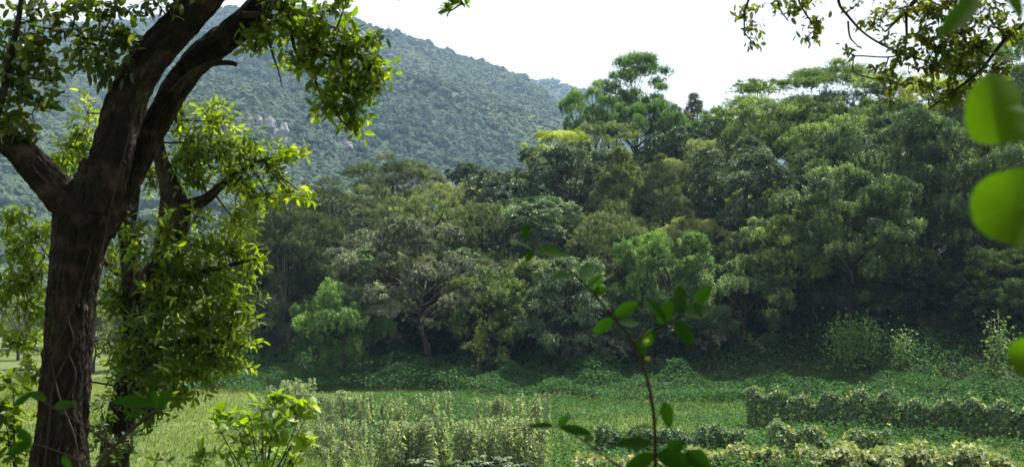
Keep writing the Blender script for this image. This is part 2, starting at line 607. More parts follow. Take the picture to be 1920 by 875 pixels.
# second ridge behind
bpx = np.arange(600, 1500, 12.0)
bdd = np.linspace(1750, 2900, 60)
BPX, BD = np.meshgrid(bpx, bdd)
bz = CAM_Z + (600 - lerp(*BACKR, BPX)) / FPX * 2300
tt = (BD - 1750) / (2300 - 1750)
BZ = np.where(tt < 1, bz * np.clip(tt, 0, 1) ** .8, bz - (BD - 2300) * .5) + 14 * fnoise(BPX * .05, BD * .01, 21, 3, .7)
nx, ny = len(bpx), len(bdd)
ii = (np.arange(ny - 1)[:, None] * nx + np.arange(nx - 1)[None]).reshape(-1)
me = make_mesh("far_ridge", np.stack([(BPX - 960) / FPX * BD, BD, BZ], -1).reshape(-1, 3), np.stack([ii, ii + 1, ii + nx + 1, ii + nx], 1), None, [M_MOUNT], None, True)
fr = bpy.data.objects.new("far_ridge_hill", me)
COL.objects.link(fr)
tag(fr, "farther hazy ridge showing past the mountain shoulder", "hill", None, "structure")


def dome_base():
    """Low crown dome: rings of a hemisphere-plus."""
    V, F = [(0, 0, 1.0)], []
    rings = [(0.55, .82, 6), (.92, .42, 8), (1.0, -.05, 8)]
    st = []
    for r, z, n in rings:
        st.append((len(V), n))
        for k in range(n):
            a = 2 * PI * (k + (.5 if n == 8 and z > 0 else 0)) / n
            V.append((r * math.cos(a), r * math.sin(a), z))
    s0, n0 = st[0]
    for k in range(n0):
        F.append((0, s0 + k, s0 + (k + 1) % n0))
    s1, n1 = st[1]
    j = 0
    for k in range(n1):
        i0, i1 = int(round(k * n0 / n1)) % n0, int(round((k + 1) * n0 / n1)) % n0
        F.append((s0 + i0, s1 + k, s1 + (k + 1) % n1))
        if i0 != i1:
            F.append((s0 + i0, s1 + (k + 1) % n1, s0 + i1))
    s2, n2 = st[2]
    for k in range(n2):
        F.append((s1 + k, s2 + k, s2 + (k + 1) % n2))
        F.append((s1 + k, s2 + (k + 1) % n2, s1 + (k + 1) % n2))
    return np.array(V), np.array(F)


def far_canopy(name, px, d, zf, label, seed, size=(3.6, 7.0)):
    rng = np.random.default_rng(seed)
    n = len(px)
    x, z = (px - 960) / FPX * d, zf(px, d)
    bv, bf = dome_base()
    r = rng.uniform(*size, n) * rng.choice([.6, .85, 1.15], n, p=[.45, .4, .15])
    rz = r * rng.uniform(.7, 1.25, n)
    V = bv[None] * (1 + rng.normal(0, .12, (n, len(bv), 1)))
    V = V * np.stack([r, r, rz], -1)[:, None] * .86
    V = V + np.stack([x, d, z + r * .2], -1)[:, None]
    F = (np.arange(n)[:, None, None] * len(bv) + bf[None]).reshape(-1, 3)
    patch = .45 + .42 * fnoise(x, d, 31, 3, 1 / 110.0)
    tr = np.clip(patch + rng.normal(0, .12, n), 0, .95)
    g = Geo().add(V.reshape(-1, 3), F, np.repeat(tr, len(bf)) * .7)
    k = 34
    o = unit(rng.normal(0, 1, (n, k, 3)) + np.array([0, -.25, .55]))
    c = np.stack([x, d, z + r * .2], -1)[:, None] + o * np.stack([r, r, rz], -1)[:, None] * rng.uniform(.8, 1.08, (n, k, 1))
    a1 = unit(np.cross(o, rng.normal(0, 1, (n, k, 3))))
    a2 = unit(np.cross(o, a1) + o * rng.normal(0, .2, (n, k, 1)))
    sz = (r[:, None] * rng.uniform(.14, .28, (n, k)))[..., None]
    T = np.stack([c - a1 * sz * .6, c + a1 * sz * .6, c + a2 * sz], 2).reshape(-1, 3)
    g.add(T, np.arange(len(T)).reshape(-1, 3), np.clip(np.repeat(tr, k) + rng.normal(0, .06, n * k), 0, 1))
    o = g.build(name, LM['canopy'])
    return tag(o, label, "forest", None, "stuff")


rng = np.random.default_rng(5)
n = 40000
u = np.sqrt(rng.uniform(330 ** 2, 1610 ** 2, n))
pxs = rng.uniform(-700, 1250, n)
keep = (u < 1500 + 90 * np.sin(pxs * 0.006) + 25)
far_canopy("mountain_forest", pxs[keep], u[keep], mount_z, "unbroken forest of small round crowns covering the mountain", 6)
n = 5000
pxs, u = rng.uniform(800, 1250, n), rng.uniform(1850, 2320, n)


def back_z(px, d):
    b = CAM_Z + (600 - lerp(*BACKR, px)) / FPX * 2300
    t = (d - 1750) / 550
    return np.where(t < 1, b * np.clip(t, 0, 1) ** .8, b - (d - 2300) * .5) + 14 * fnoise(px * .05, d * .01, 21, 3, .7)


far_canopy("ridge_forest", pxs, u, back_z, "hazy forest on the farther ridge behind the mountain", 7, (5, 9))


def rock(name, px, py, d, w, h, label, seed):
    """Jagged crag: a displaced icosphere-like lat-long block standing out of the slope."""
    rng = np.random.default_rng(seed)
    g = Geo()
    c = P(px, py, d)
    z0 = float(mount_z(np.array(px), np.array(d)))
    for k in range(16):
        cx, cz = rng.uniform(-w * .6, w * .6), rng.uniform(-h * .6, h * .5)
        rw, rh = w * rng.uniform(.08, .2), h * rng.uniform(.2, .5)
        a = np.linspace(0, 2 * PI, 9)[:-1]
        zz = np.array([-1, -.4, .25, .7, 1.0])
        rr = np.array([1.0, .95, .8, .55, .2])
        V = np.array([[rr[j] * math.cos(t) * rw, rr[j] * math.sin(t) * rw, zz[j] * rh] for j in range(5) for t in a])
        V *= 1 + rng.normal(0, .2, (len(V), 1))
        i = (np.arange(4)[:, None] * 8)
        q = np.arange(8)[None]
        q2 = (q + 1) % 8
        F = np.concatenate([np.stack([i + q, i + q2, i + 8 + q2], -1).reshape(-1, 3), np.stack([i + q, i + 8 + q2, i + 8 + q], -1).reshape(-1, 3)])
        top = np.array([[32, 32 + k2, 32 + k2 + 1] for k2 in range(1, 7)])
        g.add(V + np.array([cx, rng.uniform(-4, 2), cz]), np.vstack([F, top]), .5)
    o = g.build(name, M_ROCK)
    yy = d
    o.location = (float(c[0]), float(yy), float(c[2]))
    return tag(o, label, "rock", "pale crags on the mountain side")


for a in [(498, 245, 845, 30, 14, "largest pale grey crag jutting from the forested shoulder", 1),
          (450, 92, 1010, 26, 10, "pale grey crag highest up near the dead branch stub", 2),
          (640, 280, 840, 16, 9, "low pale rock slab below and beside the largest crag", 3),
          (700, 296, 835, 10, 8, "smallest pale rock patch among the lower mountain crowns", 4)]:
    d = a[2]
    # slide along the ray until the slope is met so that the crag sits on it
    for dd in np.arange(420, 1500, 4.0):
        if mount_z(np.array(float(a[0])), np.array(dd)) + 2 >= P(a[0], a[1], dd)[2]:
            d = dd
            break
    rock("rock_outcrop", a[0], a[1], d - 2, a[3] * d / 850, a[4] * d / 850, a[5], a[6])

# ------------------------------------------------------------------ haze
import bmesh
hz = bpy.data.meshes.new("haze")
bmh = bmesh.new()
bmesh.ops.create_cube(bmh, size=1.0)
bmh.to_mesh(hz)
bmh.free()
hm_, hnt, hout = new_mat("haze_air")
pv = hnt.nodes.new("ShaderNodeVolumePrincipled")
pv.inputs["Color"].default_value = (.46, .70, 1.0, 1)
pv.inputs["Density"].default_value = 0.00015
pv.inputs["Anisotropy"].default_value = 0.0
hnt.links.new(pv.outputs[0], hout.inputs["Volume"])
hz.materials.append(hm_)
haze = bpy.data.objects.new("haze", hz)
COL.objects.link(haze)
haze.scale = (3100, 3240, 580)
haze.location = (0, 1450, 275)
tag(haze, "thin blue haze over the valley", "haze", None, "stuff")

# ------------------------------------------------------------------ tree generators
UP = np.array([0, 0, 1.0])


def ortho(ax):
    ref = np.where(np.abs(ax[:, 2:3]) < .9, np.array([[0, 0, 1.0]]), np.array([[1.0, 0, 0]]))
    e1 = unit(np.cross(ax, ref))
    return e1, np.cross(ax, e1)


def clusters(g, rng, tips, out, tint, style, k, L, W, fine=False, m=0, prof=None):
    """Leaves at twig tips: a rosette, a spray along a shoot, or a hanging tuft."""
    n = len(tips)
    if not n:
        return
    if style == 'rosette':
        ax = unit(out * .55 + UP * .75 + rng.normal(0, .25, (n, 3)))
        e1, e2 = ortho(ax)
        ph = (np.arange(k)[None] * 2.4 + rng.uniform(0, 6.28, (n, 1)) + rng.normal(0, .25, (n, k)))[..., None]
        th = rng.uniform(.7, 1.9, (n, k))[..., None]
        d = np.cos(th) * ax[:, None] + np.sin(th) * (np.cos(ph) * e1[:, None] + np.sin(ph) * e2[:, None])
        pos = tips[:, None] + d * L * .08
        nr = np.broadcast_to(ax[:, None], d.shape) + rng.normal(0, .25, d.shape)
    elif style == 'droop':
        ax = unit(out * .6 - UP * .5 + rng.normal(0, .3, (n, 3)))
        e1, e2 = ortho(ax)
        ph = (np.arange(k)[None] * 2.4 + rng.uniform(0, 6.28, (n, 1)))[..., None]
        th = rng.uniform(.2, 1.2, (n, k))[..., None]
        d = np.cos(th) * ax[:, None] + np.sin(th) * (np.cos(ph) * e1[:, None] + np.sin(ph) * e2[:, None]) - UP * .25
        pos = tips[:, None] + rng.normal(0, L * .25, d.shape)
        nr = np.broadcast_to(out[:, None] * 1.2 + UP * .8, d.shape) + rng.normal(0, .3, d.shape)
    else:                                       # spray (upright or level shoot)
        if style == 'plume':
            ax = unit(out * .35 + UP * .9 + rng.normal(0, .25, (n, 3)))
        elif style == 'branchlet':
            ax = unit(out * np.array([1, 1, .7]) + rng.normal(0, .35, (n, 3)) - UP * .05)
        elif style == 'flat':
            ax = unit(out * np.array([1, 1, .25]) + UP * .08 + rng.normal(0, .2, (n, 3)))
        else:
            ax = unit(out + UP * .35 + rng.normal(0, .35, (n, 3)))
        e1, e2 = ortho(ax)
        sl = L * (1.0 + k * (.2 if style == 'branchlet' else .11))
        s = (np.arange(k)[None] / k + rng.uniform(-.03, .03, (n, k)))[..., None]
        ph = (np.arange(k)[None] * 2.4 + rng.uniform(0, 6.28, (n, 1)))[..., None]
        rad = np.cos(ph) * e1[:, None] + np.sin(ph) * e2[:, None]
        pos = tips[:, None] + ax[:, None] * (s - .4) * sl
        d = ax[:, None] * .7 + rad * .9
        nr = np.broadcast_to(UP * .5 + out[:, None] * .9, d.shape) + rng.normal(0, .28, d.shape)
    if style == 'branchlet':
        d = d + np.array([0, 0, -.25]) + rng.normal(0, .25, d.shape)
    sz = rng.uniform(.55, 1.25, n * k)
    V, F, nf = leaves(pos.reshape(-1, 3), d.reshape(-1, 3), nr.reshape(-1, 3), L * sz, W * sz, fine, rng.uniform(.05, .3), .22, prof)
    t = np.clip(np.repeat(tint, k) + rng.normal(0, .07, n * k), 0, 1)
    if style == 'branchlet':
        t = np.where(rng.uniform(0, 1, n * k) < .04, rng.uniform(.85, 1, n * k), t)
    g.add(V, F, np.repeat(t, nf), m)


def crown_geo(rng, c, R, kd, density=1.0):
    """Crown = many uneven lobes carrying twig tips; returns Geo and lobe centres."""
    g = Geo()
    flat = kd.get('vz', .7) < .5
    nl = int(kd['lobes'] * (1.25 if flat else 1.9))
    c = np.asarray(c, float)
    R = np.asarray(R, float)
    dirs = unit(rng.normal(0, 1, (nl, 3)) + np.array([0, -.15, kd.get('lift', .25)]))
    fr = rng.uniform(.3, .95, nl) ** .5
    if kd.get('cone'):
        h = rng.uniform(-1, 1, nl)
        wd = (1 - (h + 1) / 2) ** .8 + .06
        a = rng.uniform(0, 6.28, nl)
        lc = c + np.stack([np.cos(a) * wd * .7 * R[0], np.sin(a) * wd * .7 * R[1], h * R[2] * .88], 1)
        lr = np.mean(R[:2]) * kd['frac'] * (.45 + wd) * rng.uniform(.7, 1.2, nl)
    else:
        lc = c + dirs * fr[:, None] * R
        lr = min(np.mean(R[:2]), R[2] * 1.7) * kd['frac'] * rng.choice([.6, .8, 1.05, 1.3], nl)
    lr = lr * (.9 if flat else .72)
    vz = kd.get('vz', .68)
    sp = kd['spacing'] / math.sqrt(density)
    for i in range(nl):
        r = lr[i]
        n = int(4 * PI * r * r * .95 / sp ** 2 * (.4 + .6 * max(vz, .5))) + 4
        o = unit(lc[i] - c + np.array([0, 0, .2 * R[2]]))
        d = unit(rng.normal(0, 1, (n, 3)) + o * .6 + np.array([0, 0, .7]))
        if not kd.get('loose'):
            d = d[d[:, 2] > rng.uniform(-.75, .05, n)]
        n = len(d)
        k1, k2 = rng.normal(0, 2.5, 3), rng.normal(0, 4, 3)
        bump = 1 + .16 * np.sin(d @ k1 + 1) + .12 * np.sin(d @ k2 + 2)
        rad = r * bump * (rng.uniform(.3, 1.15, n) if kd.get('loose') else rng.uniform(.86, 1.05, n))
        tips = lc[i] + d * rad[:, None] * np.array([1, 1, vz])
        # thin out what is buried inside other lobes
        dist = np.linalg.norm((tips[:, None] - lc[None]) / np.array([1, 1, vz]), axis=2) / lr[None]
        dist[:, i] = 9
        keep = (dist.min(1) > .72) | (rng.uniform(0, 1, n) < .22)
        tips, d = tips[keep], d[keep]
        if not len(tips):
            continue
        lob = rng.normal(0, .12)
        tn = .42 + lob + rng.normal(0, .10, len(tips))
        new = rng.uniform(0, 1, len(tips)) < kd.get('new', .08) * rng.choice([.2, 1.2, 3.0]) * (.4 + 1.2 * np.clip(d[:, 2], 0, 1))
        tn = np.where(new, rng.uniform(.8, 1.0, len(tips)), np.clip(tn, .02, .78))
        outd = unit(d + o * .5)
        clusters(g, rng, tips, outd, tn, kd['style'], kd['k'], kd['L'], kd['W'])
    return g, lc, lr


KIND = {
    'rosette': dict(lobes=30, frac=.30, spacing=0.42, style='rosette', k=9, L=.36, W=.13, mat='rosette', new=.12),
    'rosdark': dict(lobes=30, frac=.30, spacing=0.44, style='rosette', k=9, L=.36, W=.13, mat='rosdark', new=.10),
    'drooper': dict(lobes=34, frac=.27, spacing=0.39, style='droop', k=8, L=.40, W=.12, mat='rosette', new=.12),
    'fine': dict(lobes=38, frac=.27, spacing=0.39, style='spray', k=12, L=.21, W=.085, mat='fine', new=.13),
    'finedark': dict(lobes=42, frac=.25, spacing=0.39, style='plume', k=12, L=.24, W=.085, mat='finedark', new=.16),
    'bright': dict(lobes=26, frac=.30, spacing=0.39, style='plume', k=11, L=.26, W=.09, mat='bright', new=.14, vz=.95, lift=0),
    'lime': dict(lobes=26, frac=.30, spacing=0.37, style='spray', k=11, L=.2, W=.09, mat='lime', new=.25),
    'pale': dict(lobes=30, frac=.27, spacing=0.39, style='plume', k=11, L=.2, W=.08, mat='pale', new=.15),
    'olive': dict(lobes=34, frac=.26, spacing=0.39, style='spray', k=11, L=.2, W=.075, mat='olive', new=.1),
    'layered': dict(lobes=26, frac=.36, spacing=0.37, style='flat', k=12, L=.2, W=.07, mat='darkolive', vz=.5, new=.14),
    'needle': dict(lobes=46, frac=.25, spacing=0.39, style='droop', k=12, L=.32, W=.055, mat='darkolive', vz=.8, new=.07),
    'cone': dict(lobes=40, frac=.34, spacing=0.35, style='plume', k=11, L=.24, W=.07, mat='olive', cone=True, new=.1),
    'spire': dict(lobes=30, frac=.40, spacing=0.35, style='spray', k=10, L=.22, W=.06, mat='darkolive', cone=True, new=.05),
    'airy': dict(lobes=24, frac=.34, spacing=0.42, style='spray', k=9, L=.24, W=.10, mat='bright', new=.12, loose=True),
    'tiers': dict(lobes=24, frac=.32, spacing=0.37, style='flat', k=14, L=.17, W=.06, mat='fine', vz=.2, new=.22, lift=.5, loose=True),
    'greyleaf': dict(lobes=44, frac=.24, spacing=0.37, style='droop', k=11, L=.22, W=.085, mat='grey', vz=.7, new=.14),
}


def trunk_geo(rng, base, c, R, lc, r0, nlimb=9, lean=0.4):
    g = Geo()
    base = np.asarray(base, float)
    top = c + np.array([0, 0, R[2] * .35])
    n = 6
    t = np.linspace(0, 1, n)[:, None]
    pts = base * (1 - t) + top * t
    pts[1:-1, :2] += rng.normal(0, lean * .35, (n - 2, 2))
    pts[0, 2] -= .5
    V, F = tube(pts, r0 * np.linspace(1.15, .35, n), 9, 4, .12, int(rng.integers(1e6)))
    g.add(V, F, .5, 0, True)
    order = np.argsort(-np.linalg.norm(lc - c, axis=1))[:nlimb]
    for j in order:
        f = rng.uniform(.35, .75)
        s = pts[0] * (1 - f) + pts[-1] * f
        k = f * (n - 1)
        i0 = int(k)
        s = pts[i0] * (1 - (k - i0)) + pts[min(i0 + 1, n - 1)] * (k - i0)
        e = lc[j]
        mid = (s + e) / 2 + np.array([*rng.normal(0, .3, 2), rng.uniform(-.1, .35) * np.linalg.norm(e - s) * .4])
        rr = r0 * rng.uniform(.3, .5)
        V, F = tube([s, s * .6 + mid * .4, mid, e], [rr, rr * .85, rr * .6, rr * .22], 6, 3, .1, int(rng.integers(1e6)))
        g.add(V, F, .5, 0, True)
    return g


def forest_tree(name, kind, px, top, bot, w, d, label, cat="tree", group=None, seed=0, density=1.0, depth=1.0, bark=None, r0=None, limbs=9, off=0.0):
    """One tree of the hillside, sized by its crown's outline in the photograph at its own distance."""
    kd = KIND[kind]
    rng = np.random.default_rng(seed)
    pt, pb = P(px, top, d), P(px, bot, d)
    R = np.array([w / 2 * d / FPX, w / 2 * d / FPX * depth, max((pt[2] - pb[2]) / 2, .6)])
    R = R * np.array([1.04, 1.04, .95])
    c = np.array([pt[0], d, (pt[2] + pb[2]) / 2])
    bx, by = c[0] + off, d + rng.uniform(-.3, .3)
    base = np.array([bx, by, float(H(bx, by))])
    c[2] = max(c[2], base[2] + R[2] * .75)
    root = thing(name, base, label, cat, group)
    g, lc, lr = crown_geo(rng, c - base, R, kd, density)
    tg = trunk_geo(rng, np.zeros(3), c - base, R, lc, r0 or max(.10, R[0] * .055), limbs)
    tg.build("trunk", bark or BARK_F, root)
    g.build("crown", LM[kd['mat']], root)
    return root


# (kind, px, top, bottom, width, distance, label)
TREES = [
    ('layered', 738, 298, 400, 155, 116, "dark windswept flat-topped tree standing up against the mountain", "flat_topped_tree"),
    ('olive', 690, 350, 450, 170, 108, "olive crown filling in under the windswept flat-topped tree", "olive_tree"),
    ('needle', 590, 385, 560, 150, 94, "dark drooping crown between the wood's end and the plumed small tree", "drooping_tree"),
    ('rosdark', 872, 310, 348, 62, 128, "small round dark tree on the skyline beside the hill shoulder", "round_tree"),
    ('needle', 535, 352, 700, 200, 89, "tall drooping dark olive tree at the valley end of the wood", "drooping_tree"),
    ('layered', 625, 345, 470, 190, 99, "dark olive layered tree behind the drooping tree at the wood's end", "layered_tree"),
    ('needle', 480, 480, 735, 110, 92, "low dark drooping tree at the very end of the wood", "drooping_tree"),
    ('greyleaf', 770, 405, 650, 300, 85, "wide grey-green flat-topped tree with a pale bare forked trunk", "grey_leaved_tree"),
    ('bright', 645, 540, 690, 170, 81, "bright green plumed small tree below the grey flat-topped crown", "plumed_tree"),
    ('fine', 915, 490, 700, 130, 82, "mid green fine-leaved tree beside the pale bare forked trunk", "fine_leaved_tree"),
    ('rosette', 1022, 370, 490, 175, 93, "pale grey-green dome of rosettes in the middle of the hillside", "rosette_tree"),
    ('lime', 1045, 248, 310, 160, 113, "yellow-green crown lighting up the hill top below the skyline", "yellow_green_tree"),
    ('rosdark', 1070, 272, 372, 215, 105, "dark rosette-leaved umbrella tree right under the yellow-green crown", "umbrella_tree"),
    ('rosdark', 945, 318, 420, 130, 104, "dark rounded tree at the foot of the hill shoulder's pale slope", "round_tree"),
    ('cone', 1165, 272, 440, 130, 98, "pale olive cone-shaped tree, the wider of two side by side", "cone_tree"),
    ('spire', 1240, 282, 430, 90, 97, "narrow darker cone-shaped tree beside the wider pale olive cone", "cone_tree"),
    ('olive', 1140, 234, 290, 150, 120, "flat brownish olive crown under the tall airy tree", "olive_tree"),
    ('airy', 1190, 96, 250, 125, 132, "tall airy light green tree with sky between its leaves", "airy_tree"),
    ('airy', 1230, 190, 260, 90, 133, "thin light green companion hugging the tall airy tree", "airy_tree"),
    ('bright', 1115, 165, 260, 130, 130, "full light green crown on the mountain side of the tall airy tree", "light_green_tree"),
    ('bright', 1195, 195, 270, 190, 129, "broad light green crown skirting the tall airy tree", "light_green_tree"),
    ('spire', 1302, 172, 270, 62, 136, "thin dark grey spire tree on the skyline", "spire_tree"),
    ('olive', 1275, 205, 275, 70, 135, "small brown-grey tree at the foot of the skyline spire", "olive_tree"),
    ('bright', 1338, 215, 290, 95, 122, "small round green tree between the spire and the tiered tree", "round_tree"),
    ('rosdark', 1275, 246, 310, 120, 112, "flat dark rosette tree below the skyline spire", "rosette_tree"),
    ('pale', 1315, 264, 375, 140, 106, "fluffy pale yellow tree among darker crowns", "pale_tree"),
    ('fine', 1440, 190, 290, 150, 106, "dense olive-green dome under the tiered flat branches", "dome_tree"),
    ('tiers', 1535, 116, 265, 290, 111, "spreading tree with thin flat tiers of leaves against the sky", "tiered_tree"),
    ('fine', 1560, 178, 300, 210, 109, "olive-green crown filling in right under the widest flat tiers", "fine_leaved_tree"),
    ('tiers', 1420, 150, 175, 110, 113, "low tier-branched tree reaching out over the skyline gap", "tiered_tree"),
    ('tiers', 1360, 200, 230, 90, 117, "small tier-branched tree peeping over the round green tree", "tiered_tree"),
    ('rosdark', 1402, 272, 450, 235, 91, "large dark grey rosette tree with a bare dark trunk below", "rosette_tree"),
    ('finedark', 1650, 215, 500, 300, 86, "huge dark fine-leaved tree with pale upright shoots", "great_tree"),
    ('fine', 1560, 225, 330, 190, 94, "dull green tree between the tiered tree and the huge dark tree", "fine_leaved_tree"),
    ('finedark', 1830, 205, 530, 280, 83, "dark fine-leaved tree hanging over the deep shade near the big round leaves", "great_tree"),
    ('finedark', 1590, 320, 545, 270, 78, "front fine-leaved tree with the palest upright shoots over the shade", "great_tree"),
    ('bright', 1885, 72, 200, 190, 103, "bright green crown on the high skyline behind the big round leaves", "light_green_tree"),
    ('lime', 1740, 150, 230, 150, 101, "yellowish green crown behind the hanging brown-leaved branch", "yellow_green_tree"),
    ('fine', 1660, 190, 260, 130, 100, "green tree filling the dip beside the yellowish crown", "fine_leaved_tree"),
    ('drooper', 1068, 482, 690, 165, 80, "weeping pale grey-green tree behind the blurred twig", "weeping_tree"),
    ('bright', 1245, 440, 620, 190, 81, "bright yellowish green bushy tree behind the twig's fork", "bushy_tree"),
    ('olive', 1135, 405, 500, 140, 88, "greyish olive bush between the pale dome and the cone trees", "olive_tree"),
    ('pale', 1300, 415, 500, 130, 89, "yellow-tinged bush above the bright bushy tree", "pale_tree"),
    ('finedark', 1395, 490, 700, 180, 79, "dim dark fine-leaved tree in the shade by the bright bushy tree", "fine_leaved_tree"),
    ('fine', 1490, 400, 560, 160, 79, "mid green tree leaning out beside the dark bare trunk", "fine_leaved_tree"),
    ('pale', 850, 345, 400, 170, 112, "pale olive brush on the hill shoulder beside the small dark skyline tree", "pale_tree"),
    ('olive', 800, 368, 420, 190, 103, "olive brush crown just above the wide grey flat-topped tree", "olive_tree"),
    ('olive', 905, 385, 460, 140, 96, "olive crown beside the pale rosette dome", "olive_tree"),
]
for i, (kd, px, tp, bt, w, d, lab, nm) in enumerate(TREES):
    kw = {}
    if kd == 'greyleaf' and px == 770:
        kw = dict(bark=BARK_F, r0=.25, limbs=18, off=1.6)
    if kd == 'rosdark' and px == 1402:
        kw = dict(r0=.34)
    if kd in ('airy', 'tiers'):
        kw = dict(density=1.5 if kd == 'airy' else 1.0, r0=.11)
    if kd == 'greyleaf':
        kw['density'] = 1.4
    forest_tree(nm, kd, px, tp, bt, w, d, lab, seed=100 + i, **kw)

# fillers: one prototype of each sort, then copies over the slope behind and between the trees above
SKY = ([430, 480, 560, 650, 700, 800, 850, 920, 980, 1100, 1250, 1330, 1400, 1640, 1750, 1900, 2100],
       [455, 410, 362, 348, 345, 350, 348, 330, 300, 248, 248, 245, 215, 195, 185, 130, 100])
FILL = [('finedark', "dark fine-leaved tree packed among the hillside crowns", "dark filler trees on the hillside"),
        ('olive', "dull olive tree packed among the hillside crowns", "olive filler trees on the hillside"),
        ('rosdark', "dark glossy rosette tree packed among the hillside crowns", "dark rosette filler trees on the hillside"),
        ('fine', "mid green leafy tree packed among the hillside crowns", "mid green filler trees on the hillside"),
        ('needle', "dark drooping tree packed among the hillside crowns", "drooping filler trees on the hillside")]


def proto(kd, h, R, label, group, seed, name, density=.9, bushy=False):
    rng = np.random.default_rng(seed)
    root = thing(name, (0, 0, 0), label, "shrub" if bushy else "tree", group)
    c = np.array([0, 0, h - R[2]])
    g, lc, lr = crown_geo(rng, c, np.array(R) * .93, KIND[kd], density)
    trunk_geo(rng, np.zeros(3), c, np.array(R), lc, .16 if not bushy else .06, 7).build("trunk", BARK_F, root)
    g.build("crown", LM['shade' if bushy and kd != 'greyleaf' else KIND[kd]['mat']], root)  # bushy ones but the grey get leaves darkened to imitate shade
    return root


protos = [proto(k, 9.0, (3.0, 3.0, 3.3), lab, grp, 300 + i, "hillside_tree") for i, (k, lab, grp) in enumerate(FILL)]
rng = np.random.default_rng(77)
placed, used = [], set()
tries = 0
while len(placed) < 215 and tries < 20000:
    tries += 1
    px = rng.uniform(450, 2080)
    s = rng.uniform(2, 75) if rng.uniform() < .5 else rng.uniform(3, 18)
    if tries % 3 == 0:
        px = rng.uniform(1330, 2080)
    if px > 1400:
        s = max(s, 8.0 + rng.uniform(0, 3))
    d0 = 75.0
    for _ in range(4):
        x = (px - 960) / FPX * d0
        d0 = float(edge_y(x)) + s
    x = (px - 960) / FPX * d0
    z = float(H(x, d0))
    zl = P(px, float(lerp(*SKY, px)), d0)[2]
    h = min(rng.uniform(6, 11), zl - z)
    for (kd, kx, tp, bt, kw_, kdist, *_r) in TREES:          # do not hide the trees above that stand behind
        if kdist > d0 - 2 and abs(px - kx) < kw_ / 2 + 2.6 * FPX / d0 * min(1, h / 9):
            h = min(h, P(px, bt - .22 * (bt - tp), d0)[2] - z)
    gap = 3.0 if s > 18 else 2.1
    if h < 2.6 or any((x - a) ** 2 + (d0 - b) ** 2 < gap ** 2 for a, b in placed):
        continue
    k = int(rng.choice(5, p=[.34, .09, .23, .24, .1]))
    sc = h / 9.0
    sw = sc * rng.uniform(.85, 1.25)
    if k in used:
        copy_thing(protos[k], (x, d0, z - .1), rng.uniform(0, 6.28), (sw, sw, sc))
    else:
        used.add(k)
        protos[k].location = (x, d0, z - .1)
        protos[k].rotation_euler = (0, 0, rng.uniform(0, 6.28))
        protos[k].scale = (sw, sw, sc)
    placed.append((x, d0))

# undergrowth shrubs along the shaded foot of the wood
SHR = [('finedark', "low dark shrub in the shade along the foot of the wood", "dark shrubs along the foot of the wood"),
       ('greyleaf', "low grey twiggy shrub in the shade along the foot of the wood", "grey shrubs along the foot of the wood"),
       ('rosdark', "low broad-leaved dark shrub along the foot of the wood", "broad-leaved shrubs along the foot of the wood")]
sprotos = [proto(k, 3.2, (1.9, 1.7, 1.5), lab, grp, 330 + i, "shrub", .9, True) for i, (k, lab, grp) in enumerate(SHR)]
k = 0
for px in np.linspace(440, 2000, 84):
    px = px + rng.uniform(-14, 14)
    d0, s_ = 75.0, (rng.uniform(1.8, 7) if px < 1320 else rng.uniform(5.5, 13))
    for _ in range(4):
        x = (px - 960) / FPX * d0
        d0 = float(edge_y(x)) + s_
    loc = (x, d0, float(H(x, d0)) - .1)
    sc = rng.uniform(.7, 1.25)
    q = k % 3
    if px > 1320 and q == 1:  # only the darkened shrubs here, so the shade looks deeper
        q = 0
    if k < 3:
        sprotos[q].location = loc
        sprotos[q].scale = (sc, sc, sc)
    else:
        copy_thing(sprotos[q], loc, rng.uniform(0, 6.28), (sc * 1.1, sc, sc))
    k += 1

# far valley trees beyond the field's end
VAL = [('fine', "green valley tree beyond the field's far end", "green trees beyond the field"),
       ('pale', "tan-green valley tree beyond the field's far end", "tan-green trees beyond the field"),
       ('finedark', "dark valley tree beyond the field's far end", "dark trees beyond the field")]
vprotos = [proto(k, 9.0, (3.8, 3.8, 3.6), lab, grp, 360 + i, "valley_tree", .8) for i, (k, lab, grp) in enumerate(VAL)]
k = 0
for j in range(60):
    px = rng.uniform(-160, 520)
    d0 = 105 + (j / 60) ** 1.4 * 260 + rng.uniform(-4, 8)
    x = (px - 960) / FPX * d0
    if d0 < 150 and px > 430:
        continue
    loc = (x, d0, float(H(x, d0)) - .2)
    sc = rng.uniform(.65, 1.2)
    q = int(rng.choice(3, p=[.45, .3, .25])) if k >= 3 else k
    if k < 3:
        vprotos[q].location = loc
        vprotos[q].scale = (sc, sc, sc)
    else:
        copy_thing(vprotos[q], loc, rng.uniform(0, 6.28), (sc * 1.15, sc * 1.15, sc))
    k += 1

# ------------------------------------------------------------------ ground cover and grass
rng = np.random.default_rng(9)
n = 150000
x = rng.uniform(-30, 34, n)
s = rng.uniform(-11, 5.0, n)
y = edge_y(x) + s
mound = np.clip(.5 + .75 * fnoise(x, y, 41, 4, .36), 0, 1)
keep = rng.uniform(0, 1, n) < (sstep(-11, -6, s + 3 * fnoise(x, y, 43, 2, .2)) * (.35 + .65 * mound) * (1 - .6 * sstep(0, 5, s)))
x, y, mound = x[keep], y[keep], mound[keep]
n = len(x)
z = H(x, y) + (mound ** 1.3 * 1.6 + .12) * (1 - rng.uniform(0, 1, n) ** 2 * .8)
d = unit(np.stack([rng.normal(0, 1, n), rng.normal(-.5, 1, n), rng.normal(.1, .5, n)], 1))
nr = np.stack([rng.normal(0, .5, n), rng.normal(-.4, .5, n), np.ones(n)], 1)
L = rng.uniform(.12, .26, n)
V, F, nf = leaves(np.stack([x, y, z], 1), d, nr, L, L * .75)
t = np.clip(.42 + .22 * fnoise(x, y, 47, 3, .25) + rng.normal(0, .14, n), 0, 1)
